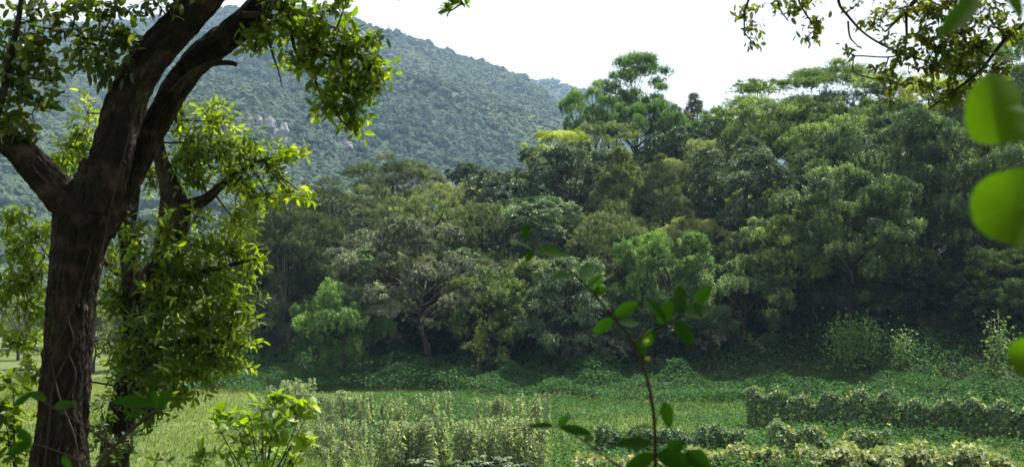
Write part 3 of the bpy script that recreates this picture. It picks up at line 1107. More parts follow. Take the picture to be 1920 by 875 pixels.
gcv = Geo().add(V, F, np.repeat(t, nf))
n = 170000
x = rng.uniform(-34, 30, n)
y = rng.uniform(32, 80, n)
wd = fnoise(x, y, 45, 3, .16)
keep = (wd > -.34 + rng.uniform(0, .3, n)) & (y < edge_y(x) - 4) & (np.abs(x) < .52 * y) & (x / y > -.235 + .05 * fnoise(x, y, 48, 2, .3))
x, y, wd = x[keep], y[keep], wd[keep]
n = len(x)
z = H(x, y) + rng.uniform(.02, .16, n) + np.clip(wd + .15 + .5 * fnoise(x, y, 46, 2, .9), 0, .7) * rng.uniform(.1, .9, n)
d = unit(np.stack([rng.normal(0, 1, n), rng.normal(-.5, 1, n), rng.normal(.2, .5, n)], 1))
nr = np.stack([rng.normal(0, .5, n), rng.normal(-.3, .5, n), np.ones(n)], 1)
L = rng.uniform(.08, .2, n)
V, F, nf = leaves(np.stack([x, y, z], 1), d, nr, L, L * .7)
t = np.clip(.5 + .25 * fnoise(x, y, 49, 3, .2) + rng.normal(0, .14, n), 0, 1)
gcv.add(V, F, np.repeat(t, nf))
o = gcv.build("ground_cover", LM['cover'])
tag(o, "bright green creeping weeds along the bank and through the field", "ground cover", None, "stuff")

n = 190000
u = rng.uniform(0, 1, n)
y = 30 + 66 * u ** .9
x = rng.uniform(-.52, .52, n) * y * 1.02
s = y - edge_y(x)
dens = (.45 + .55 * (.5 + .5 * fnoise(x, y, 51, 3, .22)))
keep = (s < -2 + 4 * fnoise(x, y, 53, 2, .2)) | ((x < -26) & (s < 12))
keep &= rng.uniform(0, 1, n) < dens
x, y = x[keep], y[keep]
n = len(x)
tall = .5 + .5 * fnoise(x, y, 57, 3, .15)
hgt = rng.uniform(.10, .26, n) + .30 * np.clip(tall - .5, 0, 1) * rng.uniform(.3, 1.3, n) * 1.3
a = rng.uniform(0, PI, n)
wv = np.stack([np.cos(a), np.sin(a), np.zeros(n)], 1) * rng.uniform(.018, .04, n)[:, None]
b = np.stack([x, y, H(x, y) - .03], 1)
tip = b + np.stack([rng.normal(0, .10, n), rng.normal(0, .10, n), hgt], 1)
V = np.stack([b - wv, b + wv, tip], 1).reshape(-1, 3)
F = np.arange(3 * n).reshape(-1, 3)
t = np.clip(.45 + .28 * fnoise(x, y, 59, 3, .1) + rng.normal(0, .13, n) + .26 * sstep(-6, -18, x), 0, 1)
o = Geo().add(V, F, t).build("grass", LM['grass'])
tag(o, "yellowish green field grass between the crop rows", "grass", None, "stuff")

rng = np.random.default_rng(19)
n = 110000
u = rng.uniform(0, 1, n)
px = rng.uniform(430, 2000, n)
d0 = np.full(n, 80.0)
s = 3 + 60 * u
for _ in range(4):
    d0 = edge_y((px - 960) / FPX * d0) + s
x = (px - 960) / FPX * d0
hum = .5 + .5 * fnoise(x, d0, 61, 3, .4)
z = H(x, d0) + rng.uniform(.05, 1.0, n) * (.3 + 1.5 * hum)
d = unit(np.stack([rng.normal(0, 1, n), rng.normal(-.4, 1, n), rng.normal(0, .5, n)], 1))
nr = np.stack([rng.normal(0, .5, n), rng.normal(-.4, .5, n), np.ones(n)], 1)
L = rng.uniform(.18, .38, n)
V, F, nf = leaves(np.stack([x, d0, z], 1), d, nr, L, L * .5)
o = Geo().add(V, F, np.repeat(np.clip(.35 + .2 * fnoise(x, d0, 63, 3, .3) + rng.normal(0, .12, n), 0, 1), nf)).build("undergrowth", LM['shade'])  # undergrowth leaves carry the shade in their dark colour
tag(o, "dim leafy undergrowth covering the floor of the wood", "undergrowth", None, "stuff")

# ------------------------------------------------------------------ crops
def crop_mesh(seed, h=1.4):
    rng = np.random.default_rng(seed)
    g = Geo()
    V, F = tube([(0, 0, -.05), (rng.normal(0, .02), 0, h * .5), (rng.normal(0, .04), 0, h * .95)], [.018, .014, .006], 5, 2)
    g.add(V, F, .75)
    n = 84
    zz = rng.uniform(.12, 1.0, n) ** .85 * h
    a = rng.uniform(0, 6.28, n)
    d = np.stack([np.cos(a), np.sin(a), rng.uniform(-.7, .35, n)], 1)
    L = rng.uniform(.11, .27, n) * (1.15 - .4 * zz / h)
    pos = np.stack([np.cos(a) * .04, np.sin(a) * .04, zz], 1)
    V, F, nf = leaves(pos, d, np.tile(UP, (n, 1)) + rng.normal(0, .3, (n, 3)), L, L * .45, False, .3)
    t = np.clip(rng.normal(.42, .16, n) + (rng.uniform(0, 1, n) < .16) * .45, 0, 1)
    g.add(V, F, np.repeat(t, nf))
    me_o = g.build("crop_plant", LM['crop'])
    return me_o


cps = [crop_mesh(400 + i) for i in range(5)]
cused = set()


def crop_row(x0, y0, x1, y1, n, h, label, group, lines=1, gap=.5):
    for l in range(lines):
        for k in range(n):
            f = (k + .5) / n + rng.uniform(-.3, .3) / n
            x = x0 * (1 - f) + x1 * f + rng.normal(0, .18)
            y = y0 * (1 - f) + y1 * f + l * gap + rng.normal(0, .22)
            if float(fnoise(np.array(x), np.array(y), 73, 2, 1.1)) < -.42 or (abs(f - .5) > .42 and rng.uniform() < .55):
                continue
            q = int(rng.integers(5))
            o = cps[q]
            if q in cused:
                o = cps[q].copy()
                COL.objects.link(o)
            cused.add(q)
            o.location = (x, y, float(H(x, y)))
            o.rotation_euler = (rng.normal(0, .05), rng.normal(0, .05), rng.uniform(0, 6.28))
            sc = h / 1.4 * rng.uniform(.85, 1.22) * (1 + .22 * float(fnoise(np.array(x), np.array(y * .6), 71, 2, .8)))
            o.scale = (sc * .85, sc * .85, sc)
            tag(o, label, "crop plant", group)


def gx_(px, d):
    return (px - 960) / FPX * d


crop_row(gx_(556, 53), 53, gx_(828, 48.5), 48.5, 26, 1.5, "tall grey-green crop stalk in the long back row", "crop stalks in the long back row", 2)
crop_row(gx_(880, 51), 51.5, gx_(1030, 50), 50, 12, 1.5, "tall yellow-leaved crop stalk in the short row beside the mud wall", "crop stalks in the short row by the mud wall", 2)
crop_row(gx_(505, 56), 56, gx_(590, 55), 55, 9, 1.6, "tall pale crop stalk in the farthest small block", "crop stalks in the farthest block", 3, .7)
crop_row(gx_(700, 38.5), 38.5, gx_(840, 37.5), 37.5, 15, 1.4, "dry pale crop stalk in the clump at the front row's end", "crop stalks in the front clump", 3)
crop_row(gx_(840, 38), 38, gx_(1035, 37), 37, 18, 1.35, "yellowing crop stalk in the front row behind the squash leaves", "crop stalks in the front row", 3)
crop_row(gx_(555, 41.5), 41.5, gx_(690, 41), 41, 13, 1.25, "short green crop stalk in the middle row", "crop stalks in the middle row", 3, .6)
crop_row(gx_(450, 46), 46, gx_(500, 45), 45, 6, 1.3, "brown-footed crop stalk in the small block by the lime sapling", "crop stalks in the block by the sapling", 2)
crop_row(gx_(590, 36), 36, gx_(700, 35.5), 35.5, 10, .9, "low dry crop stalk in the nearest row", "crop stalks in the nearest row", 2)

# squash plants with big pale leaves
for i, (px, py, d, lab) in enumerate([(800, 862, 37.0, "small pale-leaved squash plant apart from the others"), (880, 866, 36.4, "pale squash plant at the tree end of the squash patch"),
                                      (922, 858, 36.6, "pale squash plant in the middle of the squash patch"), (962, 868, 36.2, "pale squash plant at the twig end of the squash patch")]):
    b = P(px, py, d)
    base = np.array([b[0], d, float(H(b[0], d))])
    root = thing("squash_plant", base, lab, "squash plant", "squash plants in front of the crop rows")
    hh = max(b[2] - base[2], .25)
    rr = np.random.default_rng(500 + i)
    g, st = Geo(), Geo()
    for k in range(16):
        a, rad = rr.uniform(0, 6.28), rr.uniform(.05, .55)
        p = np.array([math.cos(a) * rad, math.sin(a) * rad, hh * rr.uniform(.6, 1.15)])
        V, F = tube([(0, 0, 0), p * np.array([.5, .5, .7]), p], [.014, .011, .008], 5, 3)
        st.add(V, F, .3)
        dd = np.array([[math.cos(a + q), math.sin(a + q), -.12] for q in (-1.9, -.95, 0, .95, 1.9)])
        V, F, nf = leaves(np.tile(p, (5, 1)), dd, np.tile(UP + rr.normal(0, .25, 3), (5, 1)), [.13, .17, .2, .17, .13], .15, True, .15)
        g.add(V, F, np.clip(rr.normal(.6, .2), 0, 1))
    st.build("stem", LM['bean'], root)
    g.build("leaf_canopy", LM['squash'], root)


# bean trellises: posts, top rails and a curtain of bean vine
def trellis(x0, y0, x1, y1, h, label, mat, seed, post_gap=1.6, thick=.35, dens=1.0, drop=.12, name="bean_trellis", posts=True, wav=.2):
    rr = np.random.default_rng(seed)
    A, B = np.array([x0, y0]), np.array([x1, y1])
    Lg = np.linalg.norm(B - A)
    ax = (B - A) / Lg
    nv = np.array([-ax[1], ax[0]])
    base = np.array([*A, float(H(*A))])
    root = thing(name, base, label, "bean row" if posts else "bean patch", "rows of climbing beans in the field")

    def top(s):
        return h * (1 + wav * fnoise(s, s * 0 + seed, seed, 4, .9)) * (.9 + .1 * np.sin(s * 2 * PI / 1.25 + 1.5 * fnoise(s, s * 0, seed + 2, 2, .5)))
    if posts:
        for k in range(int(Lg / post_gap) + 1):
            s = min(k * post_gap, Lg)
            q = A + ax * s
            zz = float(H(*q))
            g = Geo()
            V, F = tube([(q[0], q[1], zz - .2), (q[0] + rr.normal(0, .03), q[1], zz + h * .6), (q[0] + rr.normal(0, .05), q[1], zz + h * 1.03)], [.03, .027, .022], 7, 2)
            g.add(V, F, .5, 0, True)
            o = g.build("pole", BARK_G, root, None)
            o.location = -base
    n = int(Lg * h * 720 * dens)
    s = rr.uniform(0, Lg, n)
    f = rr.uniform(0, 1, n) ** .8
    # vines hang in columns with hollows between them
    colm = .5 + .5 * np.sin(s * 2 * PI / 1.25 + 1.5 * fnoise(s, s * 0, seed + 2, 2, .5))
    side = rr.choice([-1, 1], n, p=[.25, .75])
    th = thick * (.15 + .95 * colm) * (.75 + .5 * np.sin(f * PI) ** .5)
    off = -side * th * rr.uniform(.55, 1.05, n) + .12 * fnoise(s, f * 2, seed + 5, 2, 1.5)
    keep = rr.uniform(0, 1, n) < (.55 + .45 * colm)
    onTop = rr.uniform(0, 1, n) < .16
    f = np.where(onTop, 1.0, f)
    off = np.where(onTop, rr.uniform(-1, 1, n) * thick * .8, off)
    f = np.where(rr.uniform(0, 1, n) < .05, f * rr.uniform(1.0, 1.22, n), f)
    s, f, off, n = s[keep], f[keep], off[keep], int(keep.sum())
    q = A[None] + ax[None] * s[:, None] + nv[None] * off[:, None]
    tz = top(s)
    z = H(q[:, 0], q[:, 1]) + f * tz + rr.normal(0, .05, n)
    outw = -np.sign(off)[:, None] * -nv[None]
    d = np.concatenate([outw * .5 + rr.normal(0, .6, (n, 2)), rr.uniform(-1.0, .1, (n, 1))], 1)
    nr = np.concatenate([np.sign(off)[:, None] * nv[None] + rr.normal(0, .4, (n, 2)), .7 + rr.normal(0, .3, (n, 1))], 1)
    L = rr.uniform(.10, .19, n) * (1.0 if posts else 1.45)
    V, F, nf = leaves(np.column_stack([q, z]), d, nr, L, L * .8)
    yel = (rr.uniform(0, 1, n) < .05 + .10 * sstep(.45, .05, f) + .06 * (f > .9))
    t = np.clip(rr.normal(.42, .15, n) + .10 * fnoise(s, f * 3, seed + 8, 3, 1.0), 0, .8)
    t = np.where(yel, rr.uniform(.85, 1, n), t)
    o = Geo().add(V, F, np.repeat(t, nf)).build("vine_leaves", LM[mat], root)
    o.location = -base
    return root


trellis(gx_(1398, 52), 52, gx_(2040, 42.6), 42.6, 1.72, "long tall bean trellis in front of the dark wood", 'bean', 601, wav=.28)
trellis(gx_(1438, 38.6), 38.6, gx_(1660, 37.6), 37.6, 1.22, "shorter bean trellis sagging in front of the long one", 'bean', 602, 1.4, .38, 1.1, wav=.5)
trellis(gx_(1118, 41.5), 41.5, gx_(1392, 40.5), 40.5, .98, "low bean trellis behind the blurred twig's stem", 'bean', 603, 1.4, .40, 1.1, wav=.45)
trellis(gx_(1290, 36.5), 36.5, gx_(1452, 36.2), 36.2, .8, "small yellow-flecked bean patch at the foot of the low trellis", 'beanpale', 604, 1.4, .75, 1.5, name="bean_patch", posts=False, wav=.5)
trellis(gx_(1490, 35.6), 35.6, gx_(1870, 34.8), 34.8, .95, "wide pale yellow-leaved bean patch nearest the camera", 'beanpale', 605, 1.4, .95, 1.6, name="bean_patch", posts=False, wav=.5)
trellis(gx_(1600, 38.5), 38.8, gx_(1850, 37.8), 37.8, .62, "green bean patch just behind the pale yellow-leaved one", 'bean', 606, 1.4, .6, 1.4, name="bean_patch", posts=False, wav=.5)
trellis(gx_(1080, 36), 36, gx_(1270, 35.6), 35.6, .5, "pale bean patch around the blurred twig's foot", 'beanpale', 607, 1.4, .8, 1.3, name="bean_patch", posts=False, wav=.5)

# low mud wall at the bank
wz = P(856, 757, 63)
wx0 = float(wz[0])
g = Geo()
vv = np.array([[sx * 1.0, sy * .2, zz] for zz in (-.3, .2) for sx, sy in ((-1, -1), (1, -1), (1, 1), (-1, 1))])
vv[4:, 2] += [.05, -.03, .02, .06]
vv[4:, :2] *= .93
g.add(vv, [[0, 1, 5], [0, 5, 4], [1, 2, 6], [1, 6, 5], [2, 3, 7], [2, 7, 6], [3, 0, 4], [3, 4, 7], [4, 5, 6], [4, 6, 7], [0, 2, 1], [0, 3, 2]], .5)
o = g.build("mud_wall", M_MUD)
o.location = (wx0, 63, float(H(wx0, 63)))
bv_ = o.modifiers.new("bevel", 'BEVEL')
bv_.width = .05
bv_.segments = 2
tag(o, "short grey-brown mud wall at the foot of the green bank", "wall")


# creepers at the wood's edge
def creeper(px, py, w, h, d, mat, label, seed, n=900, snag=False, name="creeper"):
    rr = np.random.default_rng(seed)
    c = P(px, py, d)
    base = np.array([c[0], d, float(H(c[0], d))])
    root = thing(name, base, label, "creeper")
    rw, rh = w / 2 * d / FPX, h / 2 * d / FPX
    cz = c[2] - base[2]
    st = Geo()
    for k in range(6):
        x = rr.normal(0, rw * .5)
        V, F = tube([(x * .3, .15, -.1), (x * .7, .1, cz * .6), (x, 0, cz + rh * rr.uniform(.2, .9))], [.05 if snag else .025, .035 if snag else .02, .012], 6, 3)
        st.add(V, F, .5, 0, True)
    if snag:
        for k in range(12):
            s = np.array([rr.normal(.2, .2), 0, cz + rh * rr.uniform(-.8, .8)])
            e = s + np.array([rr.uniform(.1, 1.4), rr.normal(0, .5), rr.uniform(-.5, .5)])
            V, F = tube([s, (s + e) / 2 + rr.normal(0, .1, 3), e], [.03, .02, .006], 5, 3)
            st.add(V, F, .5, 0, True)
    st.build("stem", BARK_G if snag else BARK_F, root)
    p = rr.normal(0, .45, (n, 3)) * np.array([rw, .5, rh]) + np.array([0, -.2, cz])
    hang = rr.uniform(0, 1, n) < .35
    p[hang, 2] -= rr.uniform(0, cz * .6, hang.sum()) * (rr.uniform(0, 1, hang.sum()) ** 1.5)
    p[hang, 0] = np.round(p[hang, 0] / .35) * .35 + rr.normal(0, .06, hang.sum())
    p[:, 2] = np.maximum(p[:, 2], .05)
    d_ = np.stack([rr.normal(0, .6, n), rr.normal(-.5, .5, n), rr.uniform(-1, .2, n)], 1)
    L = rr.uniform(.12, .24, n)
    V, F, nf = leaves(p, d_, np.stack([rr.normal(0, .4, n), -np.ones(n), .6 + rr.normal(0, .3, n)], 1), L, L * .8)
    g = Geo().add(V, F, np.repeat(np.clip(rr.normal(.55, .2, n), 0, 1), nf))
    g.build("leaf_curtain", LM[mat], root)
    return root


creeper(1600, 635, 110, 95, 73.5, 'bright', "bright green creeper curtain glowing in the deep shade", 701, 1300)
creeper(1690, 650, 50, 90, 72.5, 'bright', "thin strand of yellow-green creeper beside the bright creeper curtain", 702, 300)
creeper(1735, 705, 50, 90, 70.5, 'cover', "green creeper mound at the foot of the shade behind the long trellis", 703, 300)
creeper(1868, 650, 60, 130, 66.5, 'bright', "yellow-green creeper climbing a bare grey snag", 704, 420, True)
creeper(1845, 715, 60, 70, 66.5, 'cover', "green creeper heaped below the bare grey snag", 705, 260)
creeper(898, 625, 26, 75, 80, 'lime', "thin pale yellow-green sapling against the shaded wood", 706, 240, name="thin_sapling")
creeper(685, 490, 40, 50, 80.5, 'bright', "small green creeper hanging on the grey flat-topped tree", 707, 260)

# ------------------------------------------------------------------ near trees
def path(pts, d, base):
    """[(px, py, width px)] at depth d (or per-point d) -> points, radii."""
    q, r = [], []
    for p in pts:
        dd = p[3] if len(p) > 3 else d
        q.append(P(p[0], p[1], dd) - base)
        r.append(p[2] / 2 * dd / FPX)
    return np.array(q), np.array(r)


def foliage(g, tw, rng, blobs, skel, d, base, style, k, L, W, dens=1.0, depth=.8, twr=.004, tone=.45, m=0, prof=None, spread=.25):
    """Leafy sprays filling the blobs (px, py, rx, ry[, d[, tone]]), each tip joined by a twig to the nearest limb."""
    for b in blobs:
        dd = b[4] if len(b) > 4 and b[4] else d
        tn0 = b[5] if len(b) > 5 else tone
        c = P(b[0], b[1], dd) - base
        rx, ry = b[2] * dd / FPX, b[3] * dd / FPX
        n = max(3, int(b[2] * b[3] / 95.0 * dens))
        v = rng.normal(0, 1, (n, 3))
        v = unit(v) * (rng.uniform(0, 1, (n, 1)) ** .45) * np.where(rng.uniform(0, 1, (n, 1)) < .24, rng.uniform(1.2, 1.75, (n, 1)), 1.0)
        tips = c + v * np.array([rx, max(rx, ry) * depth, ry])
        # twig hub per blob, joined to the skeleton
        j = np.argmin(np.linalg.norm(skel - c, axis=1))
        hub = c + np.array([0, 0, -.1 * ry])
        s = skel[j]
        midp = (s + hub) / 2 + rng.normal(0, .05, 3) * np.linalg.norm(s - hub)
        V, F = tube([s, midp, hub], [twr * 2.6, twr * 2.0, twr * 1.5], 5, 3)
        tw.add(V, F, .5, 0, True)
        for i in range(n):
            mp = hub * .45 + tips[i] * .55 + rng.normal(0, .03, 3)
            V, F = tube([hub, mp, tips[i]], [twr, twr * .75, twr * .4], 4, 2)
            tw.add(V, F, .5)
        out = unit(v * np.array([1, 1, .6]) + rng.normal(0, spread, (n, 3)))
        tint = np.clip(tn0 + rng.normal(0, .07) + rng.normal(0, .13, n), 0, 1)
        clusters(g, rng, tips, out, tint, style, k, L, W, True, m, prof)


# ---- the big dark tree
D1 = 9.0
bp = P(110, 1000, D1)
base1 = np.array([bp[0], D1, float(H(bp[0], D1))])
t1 = thing("old_tree", base1, "big dark leaning forked tree with rough reddish bark, nearest the camera", "tree")
zb = (CAM_Z - base1[2])
g = Geo()
q, r = path([(100, 1130, 175), (106, 1000, 140), (112, 870, 118), (120, 760, 106), (126, 660, 100), (134, 560, 98), (146, 470, 108), (160, 410, 128), (178, 360, 104), (198, 310, 92)], D1, base1)
q[0, 2] = min(q[0, 2], -.15)
V, F = tube(q, r * .82, 96, 40, .07, 11, .18)
g.add(V, F, .5, 0, True)
trunk1 = g.build("trunk", BARK, t1)


def limb(pts, d, seed, parent, base, sides=80, rough=.07, nm="limb", mat=None):
    q, r = path(pts, d, base)
    big = sides > 40
    V, F = tube(q, r * (.83 if big else .9), sides, 30 if big else 8, rough, seed, .18 if big else .04)
    return Geo().add(V, F, .5, 0, True).build(nm, mat or BARK, parent), q


la, qa = limb([(186, 400, 84), (200, 330, 92), (222, 245, 86), (246, 170, 84), (286, 105, 78), (345, 40, 74), (400, -22, 70), (470, -110, 62), (560, -230, 46)], 8.95, 12, t1, base1)
lb, qb = limb([(192, 440, 50), (222, 370, 60), (262, 290, 62), (304, 215, 56), (336, 155, 58), (380, 104, 62), (438, 60, 60), (490, 8, 54), (542, -60, 48), (610, -160, 34)], 9.35, 13, t1, base1)
lc_, qc = limb([(166, 430, 74), (130, 385, 80), (86, 338, 72), (40, 286, 64), (-5, 250, 60), (-70, 205, 52), (-160, 120, 45)], 8.9, 14, t1, base1)
ls, qs = limb([(322, 178, 18), (345, 152, 17), (372, 130, 13), (402, 119, 12), (430, 118, 11), (444, 122, 9)], 9.2, 15, t1, base1, 10, .06, "broken_branch")
ll, ql = limb([(-40, 330, 20), (2, 190, 15), (18, 110, 13), (34, 40, 12), (44, -30, 10)], 8.7, 16, t1, base1, 10, .06, "branch")
lr_, qr = limb([(455, 28, 16), (500, 30, 12), (548, 55, 10), (585, 92, 8), (640, 115, 6), (690, 150, 4)], 9.2, 17, t1, base1, 8, .05, "branch", TWIG)
lr2, qr2 = limb([(545, 55, 8), (556, 100, 7), (585, 135, 6), (602, 178, 5), (640, 225, 4), (660, 245, 3)], 9.2, 18, t1, base1, 8, .05, "branch", TWIG)
lr3, qr3 = limb([(480, 10, 10), (540, 14, 8), (600, 40, 6), (660, 70, 5), (705, 110, 4)], 9.3, 19, t1, base1, 8, .05, "branch", TWIG)
lr4, qr4 = limb([(590, -160, 24), (700, -130, 16), (800, -70, 10), (850, -20, 6), (872, 14, 3)], 9.2, 20, t1, base1, 8, .05, "branch", TWIG)
lr5, qr5 = limb([(505, 75, 6), (512, 105, 5), (522, 132, 3), (529, 165, 2)], 9.15, 21, t1, base1, 6, .05, "branch", TWIG)
lr6, qr6 = limb([(275, 30, 9), (278, -20, 10), (300, -80, 12), (420, -60, 14)], 9.1, 22, t1, base1, 8, .05, "branch", TWIG)
lr7, qr7 = limb([(232, 190, 8), (205, 110, 7), (170, 80, 6), (120, 60, 5), (70, 50, 4)], 8.9, 23, t1, base1, 8, .05, "branch", TWIG)

skel1 = np.vstack([catmull(z, 8) for z in (qa, qb, qc, ql, qr, qr2, qr3, qr4, qr6, qr7)])
rng = np.random.default_rng(31)
g, tw = Geo(), Geo()
bl = [(500, 60, 34, 26), (540, 36, 40, 22), (585, 70, 42, 26), (560, 105, 34, 22), (620, 60, 44, 26), (655, 90, 40, 28), (690, 128, 34, 28), (668, 150, 40, 26),
      (705, 165, 22, 22), (630, 165, 34, 22), (620, 200, 26, 20), (660, 225, 26, 18), (655, 190, 28, 18), (690, 75, 26, 16), (600, 20, 40, 16), (540, 10, 40, 14), (480, 88, 18, 16), (600, 128, 34, 18)]
foliage(g, tw, rng, bl, skel1, 9.2, base1, 'branchlet', 8, .10, .042, 1.7, tone=.48)
bl = [(865, 8, 18, 12), (845, 20, 8, 8), (780, -40, 40, 20), (700, -90, 60, 30), (650, -2, 30, 10)]
foliage(g, tw, rng, bl, skel1, 9.2, base1, 'rosette', 7, .09, .04, 1.0, tone=.42)
# canopy above the frame
bl = [(320, -120, 120, 60), (480, -160, 120, 60), (180, -90, 100, 50), (60, -80, 90, 50), (600, -230, 120, 50)]
foliage(g, tw, rng, bl, skel1, 9.2, base1, 'rosette', 7, .12, .05, .35, tone=.4)
crown_r = g.build("crown", LM['near'], t1)
g2 = Geo()
bl = [(60, 20, 46, 20, 0, .2), (140, 12, 46, 16, 0, .2), (215, 22, 40, 20, 0, .15), (160, 62, 50, 18, 0, .25), (215, 60, 40, 22, 0, .2), (250, 100, 26, 26, 0, .3), (300, 12, 26, 18, 0, .3),
      (150, 95, 40, 22, 0, .6), (190, 110, 36, 24, 0, .7), (30, 90, 40, 40, 0, .5), (70, 110, 34, 40, 0, .55), (40, 160, 44, 34, 0, .6), (95, 150, 26, 24, 0, .5), (80, 200, 30, 26, 0, .35),
      (20, 215, 30, 26, 0, .3), (225, 130, 18, 16, 0, .5), (110, 40, 34, 18, 0, .7), (45, 60, 40, 26, 0, .3), (12, 130, 30, 30, 0, .3), (60, 245, 26, 18, 0, .3), (330, -5, 40, 16, 0, .35), (240, 20, 30, 18, 0, .25)]
foliage(g2, tw, rng, bl, skel1, 8.8, base1, 'branchlet', 6, .09, .046, 1.2, tone=.45, prof=[0, .8, 1, .75, 0])
# hanging dark pods by the limb
pods = []
for k in range(22):
    px, py = rng.uniform(165, 232), rng.uniform(115, 150)
    if rng.uniform() < .3:
        px, py = rng.uniform(210, 240), rng.uniform(70, 80)
    pods.append(P(px, py, 8.8) - base1)
pods = np.array(pods)
V, F, nf = leaves(pods, np.tile([0, 0, -1.0], (len(pods), 1)) + rng.normal(0, .1, (len(pods), 3)), np.tile([0, -1.0, 0], (len(pods), 1)), rng.uniform(.08, .14, len(pods)), .035, True, 0)
g2.add(V, F, .1)
g2.build("crown", LM['neardark'], t1)
tw.build("twigs", TWIG, t1)
# creepers on the bark
for i, pts in enumerate([[(150, 900, 9), (140, 820, 8), (110, 740, 8), (100, 670, 7), (128, 600, 6), (150, 540, 5), (170, 470, 5)],
                         [(80, 900, 9), (92, 800, 9), (98, 730, 8), (120, 680, 7), (138, 640, 6), (126, 590, 5), (118, 520, 4)],
                         [(118, 760, 5), (142, 712, 5), (136, 680, 5), (128, 655, 4), (150, 620, 4)],
                         [(190, 480, 6), (205, 400, 6), (222, 330, 6), (240, 260, 5), (262, 190, 4)],
                         [(165, 640, 4), (172, 560, 4), (186, 480, 4), (210, 420, 3)]]):
    q, r = path(pts, D1 - .24, base1)
    V, F = tube(q, r * .5, 7, 6, .1, 40 + i)
    Geo().add(V, F, .5, 0, True).build("vine", VINE, trunk1)

# ---- the leafy tree just behind it
D2 = 12.2
bp = P(212, 900, D2)
base2 = np.array([bp[0], D2, float(H(bp[0], D2))])
t2 = thing("leafy_tree", base2, "sunlit yellow-green leafy tree with a dark stem behind the big dark tree", "tree")
g = Geo()
q, r = path([(205, 1080, 80), (212, 900, 62), (228, 780, 56), (262, 660, 54), (298, 550, 54), (316, 455, 56), (326, 405, 62), (318, 350, 40), (300, 290, 26), (296, 220, 14)], D2, base2)
q[0, 2] = -.2
V, F = tube(q, r * .9, 48, 16, .1, 51, .12)
g.add(V, F, .5, 0, True)
g.build("trunk", BARK, t2)
s1, q1 = limb([(322, 410, 34), (352, 388, 30), (388, 372, 22), (430, 335, 14), (490, 300, 8)], D2, 52, t2, base2, 10)
s2, q2 = limb([(226, 780, 30), (246, 620, 34), (244, 480, 40), (238, 430, 36), (252, 370, 22), (262, 300, 12)], D2, 53, t2, base2, 10)
s3, q3 = limb([(306, 600, 26), (360, 520, 16), (420, 500, 10), (480, 485, 6)], D2, 54, t2, base2, 8)
s4, q4 = limb([(262, 660, 24), (350, 640, 16), (410, 640, 10), (450, 650, 6)], D2, 55, t2, base2, 8)
s5, q5 = limb([(238, 520, 22), (170, 480, 14), (90, 500, 10), (40, 520, 6)], D2 + .6, 56, t2, base2, 8)
s6, q6 = limb([(250, 560, 24), (270, 520, 26), (300, 490, 20)], D2 - .4, 57, t2, base2, 8)
skel2 = np.vstack([catmull(z, 6) for z in (q[5:], q1, q2, q3, q4, q5, q)])
rng = np.random.default_rng(33)
g, tw = Geo(), Geo()
bl = [(400, 225, 38, 34, 0, .62), (360, 260, 44, 34), (410, 290, 56, 34, 0, .35), (460, 275, 50, 26, 0, .5), (500, 305, 44, 24, 0, .35), (535, 285, 26, 20, 0, .7), (545, 360, 34, 18, 0, .72), (575, 368, 16, 10, 0, .75),
      (450, 335, 50, 26, 0, .5), (480, 380, 34, 26, 0, .7), (440, 410, 34, 26, 0, .72), (505, 365, 26, 18, 0, .6),
      (365, 330, 36, 34, 0, .3), (345, 300, 30, 26, 0, .4), (330, 220, 26, 40, 0, .5), (280, 330, 24, 30, 0, .5),
      (380, 460, 50, 34, 0, .45), (430, 470, 44, 34, 0, .62), (350, 510, 60, 40, 0, .4), (410, 530, 56, 38, 0, .6), (470, 490, 30, 16, 0, .78), (440, 580, 44, 34, 0, .62), (390, 600, 56, 40, 0, .5),
      (330, 580, 56, 44, 0, .35), (290, 540, 40, 44, 0, .35), (440, 640, 40, 22, 0, .7), (465, 645, 20, 12, 0, .75), (390, 660, 56, 34, 0, .45), (320, 660, 60, 40, 0, .3), (260, 640, 44, 44, 0, .2),
      (250, 720, 40, 44, 0, .15), (310, 715, 50, 30, 0, .35), (370, 700, 40, 20, 0, .6), (220, 780, 26, 44, 0, .12), (235, 560, 30, 40, 0, .3),
      (140, 275, 34, 44, 0, .65), (115, 300, 22, 30, 0, .6), (150, 330, 24, 20, 0, .5), (165, 210, 16, 22, 0, .8), (150, 250, 22, 20, 0, .7),
      (30, 470, 44, 34, 0, .4), (60, 520, 40, 34, 0, .5), (20, 540, 34, 30, 0, .35), (70, 440, 34, 28, 0, .5), (25, 400, 30, 24, 0, .35), (60, 580, 30, 30, 0, .5), (222, 560, 26, 50, 12.4, .35), (225, 660, 28, 50, 12.4, .3), (215, 470, 20, 40, 12.4, .4), (420, 690, 40, 24, 0, .6), (350, 740, 40, 18, 0, .5), (318, 430, 24, 30, 11.7, .45), (338, 470, 30, 30, 11.7, .5), (300, 480, 26, 34, 11.8, .45), (250, 440, 22, 40, 11.8, .45), (370, 400, 26, 16, 11.8, .5), (300, 600, 44, 40, 11.6, .3), (290, 680, 44, 40, 11.6, .25), (280, 760, 36, 40, 11.6, .2), (300, 540, 36, 30, 11.7, .4), (240, 660, 26, 40, 11.6, .25), (50, 650, 34, 24, 0, .65), (25, 640, 26, 18, 0, .6), (60, 700, 30, 24, 0, .4)]
foliage(g, tw, rng, bl, skel2, D2, base2, 'branchlet', 8, .105, .038, 1.95, depth=1.0, twr=.005, tone=.60)
g.build("crown", LM['near'], t2)
tw.build("twigs", TWIG, t2)


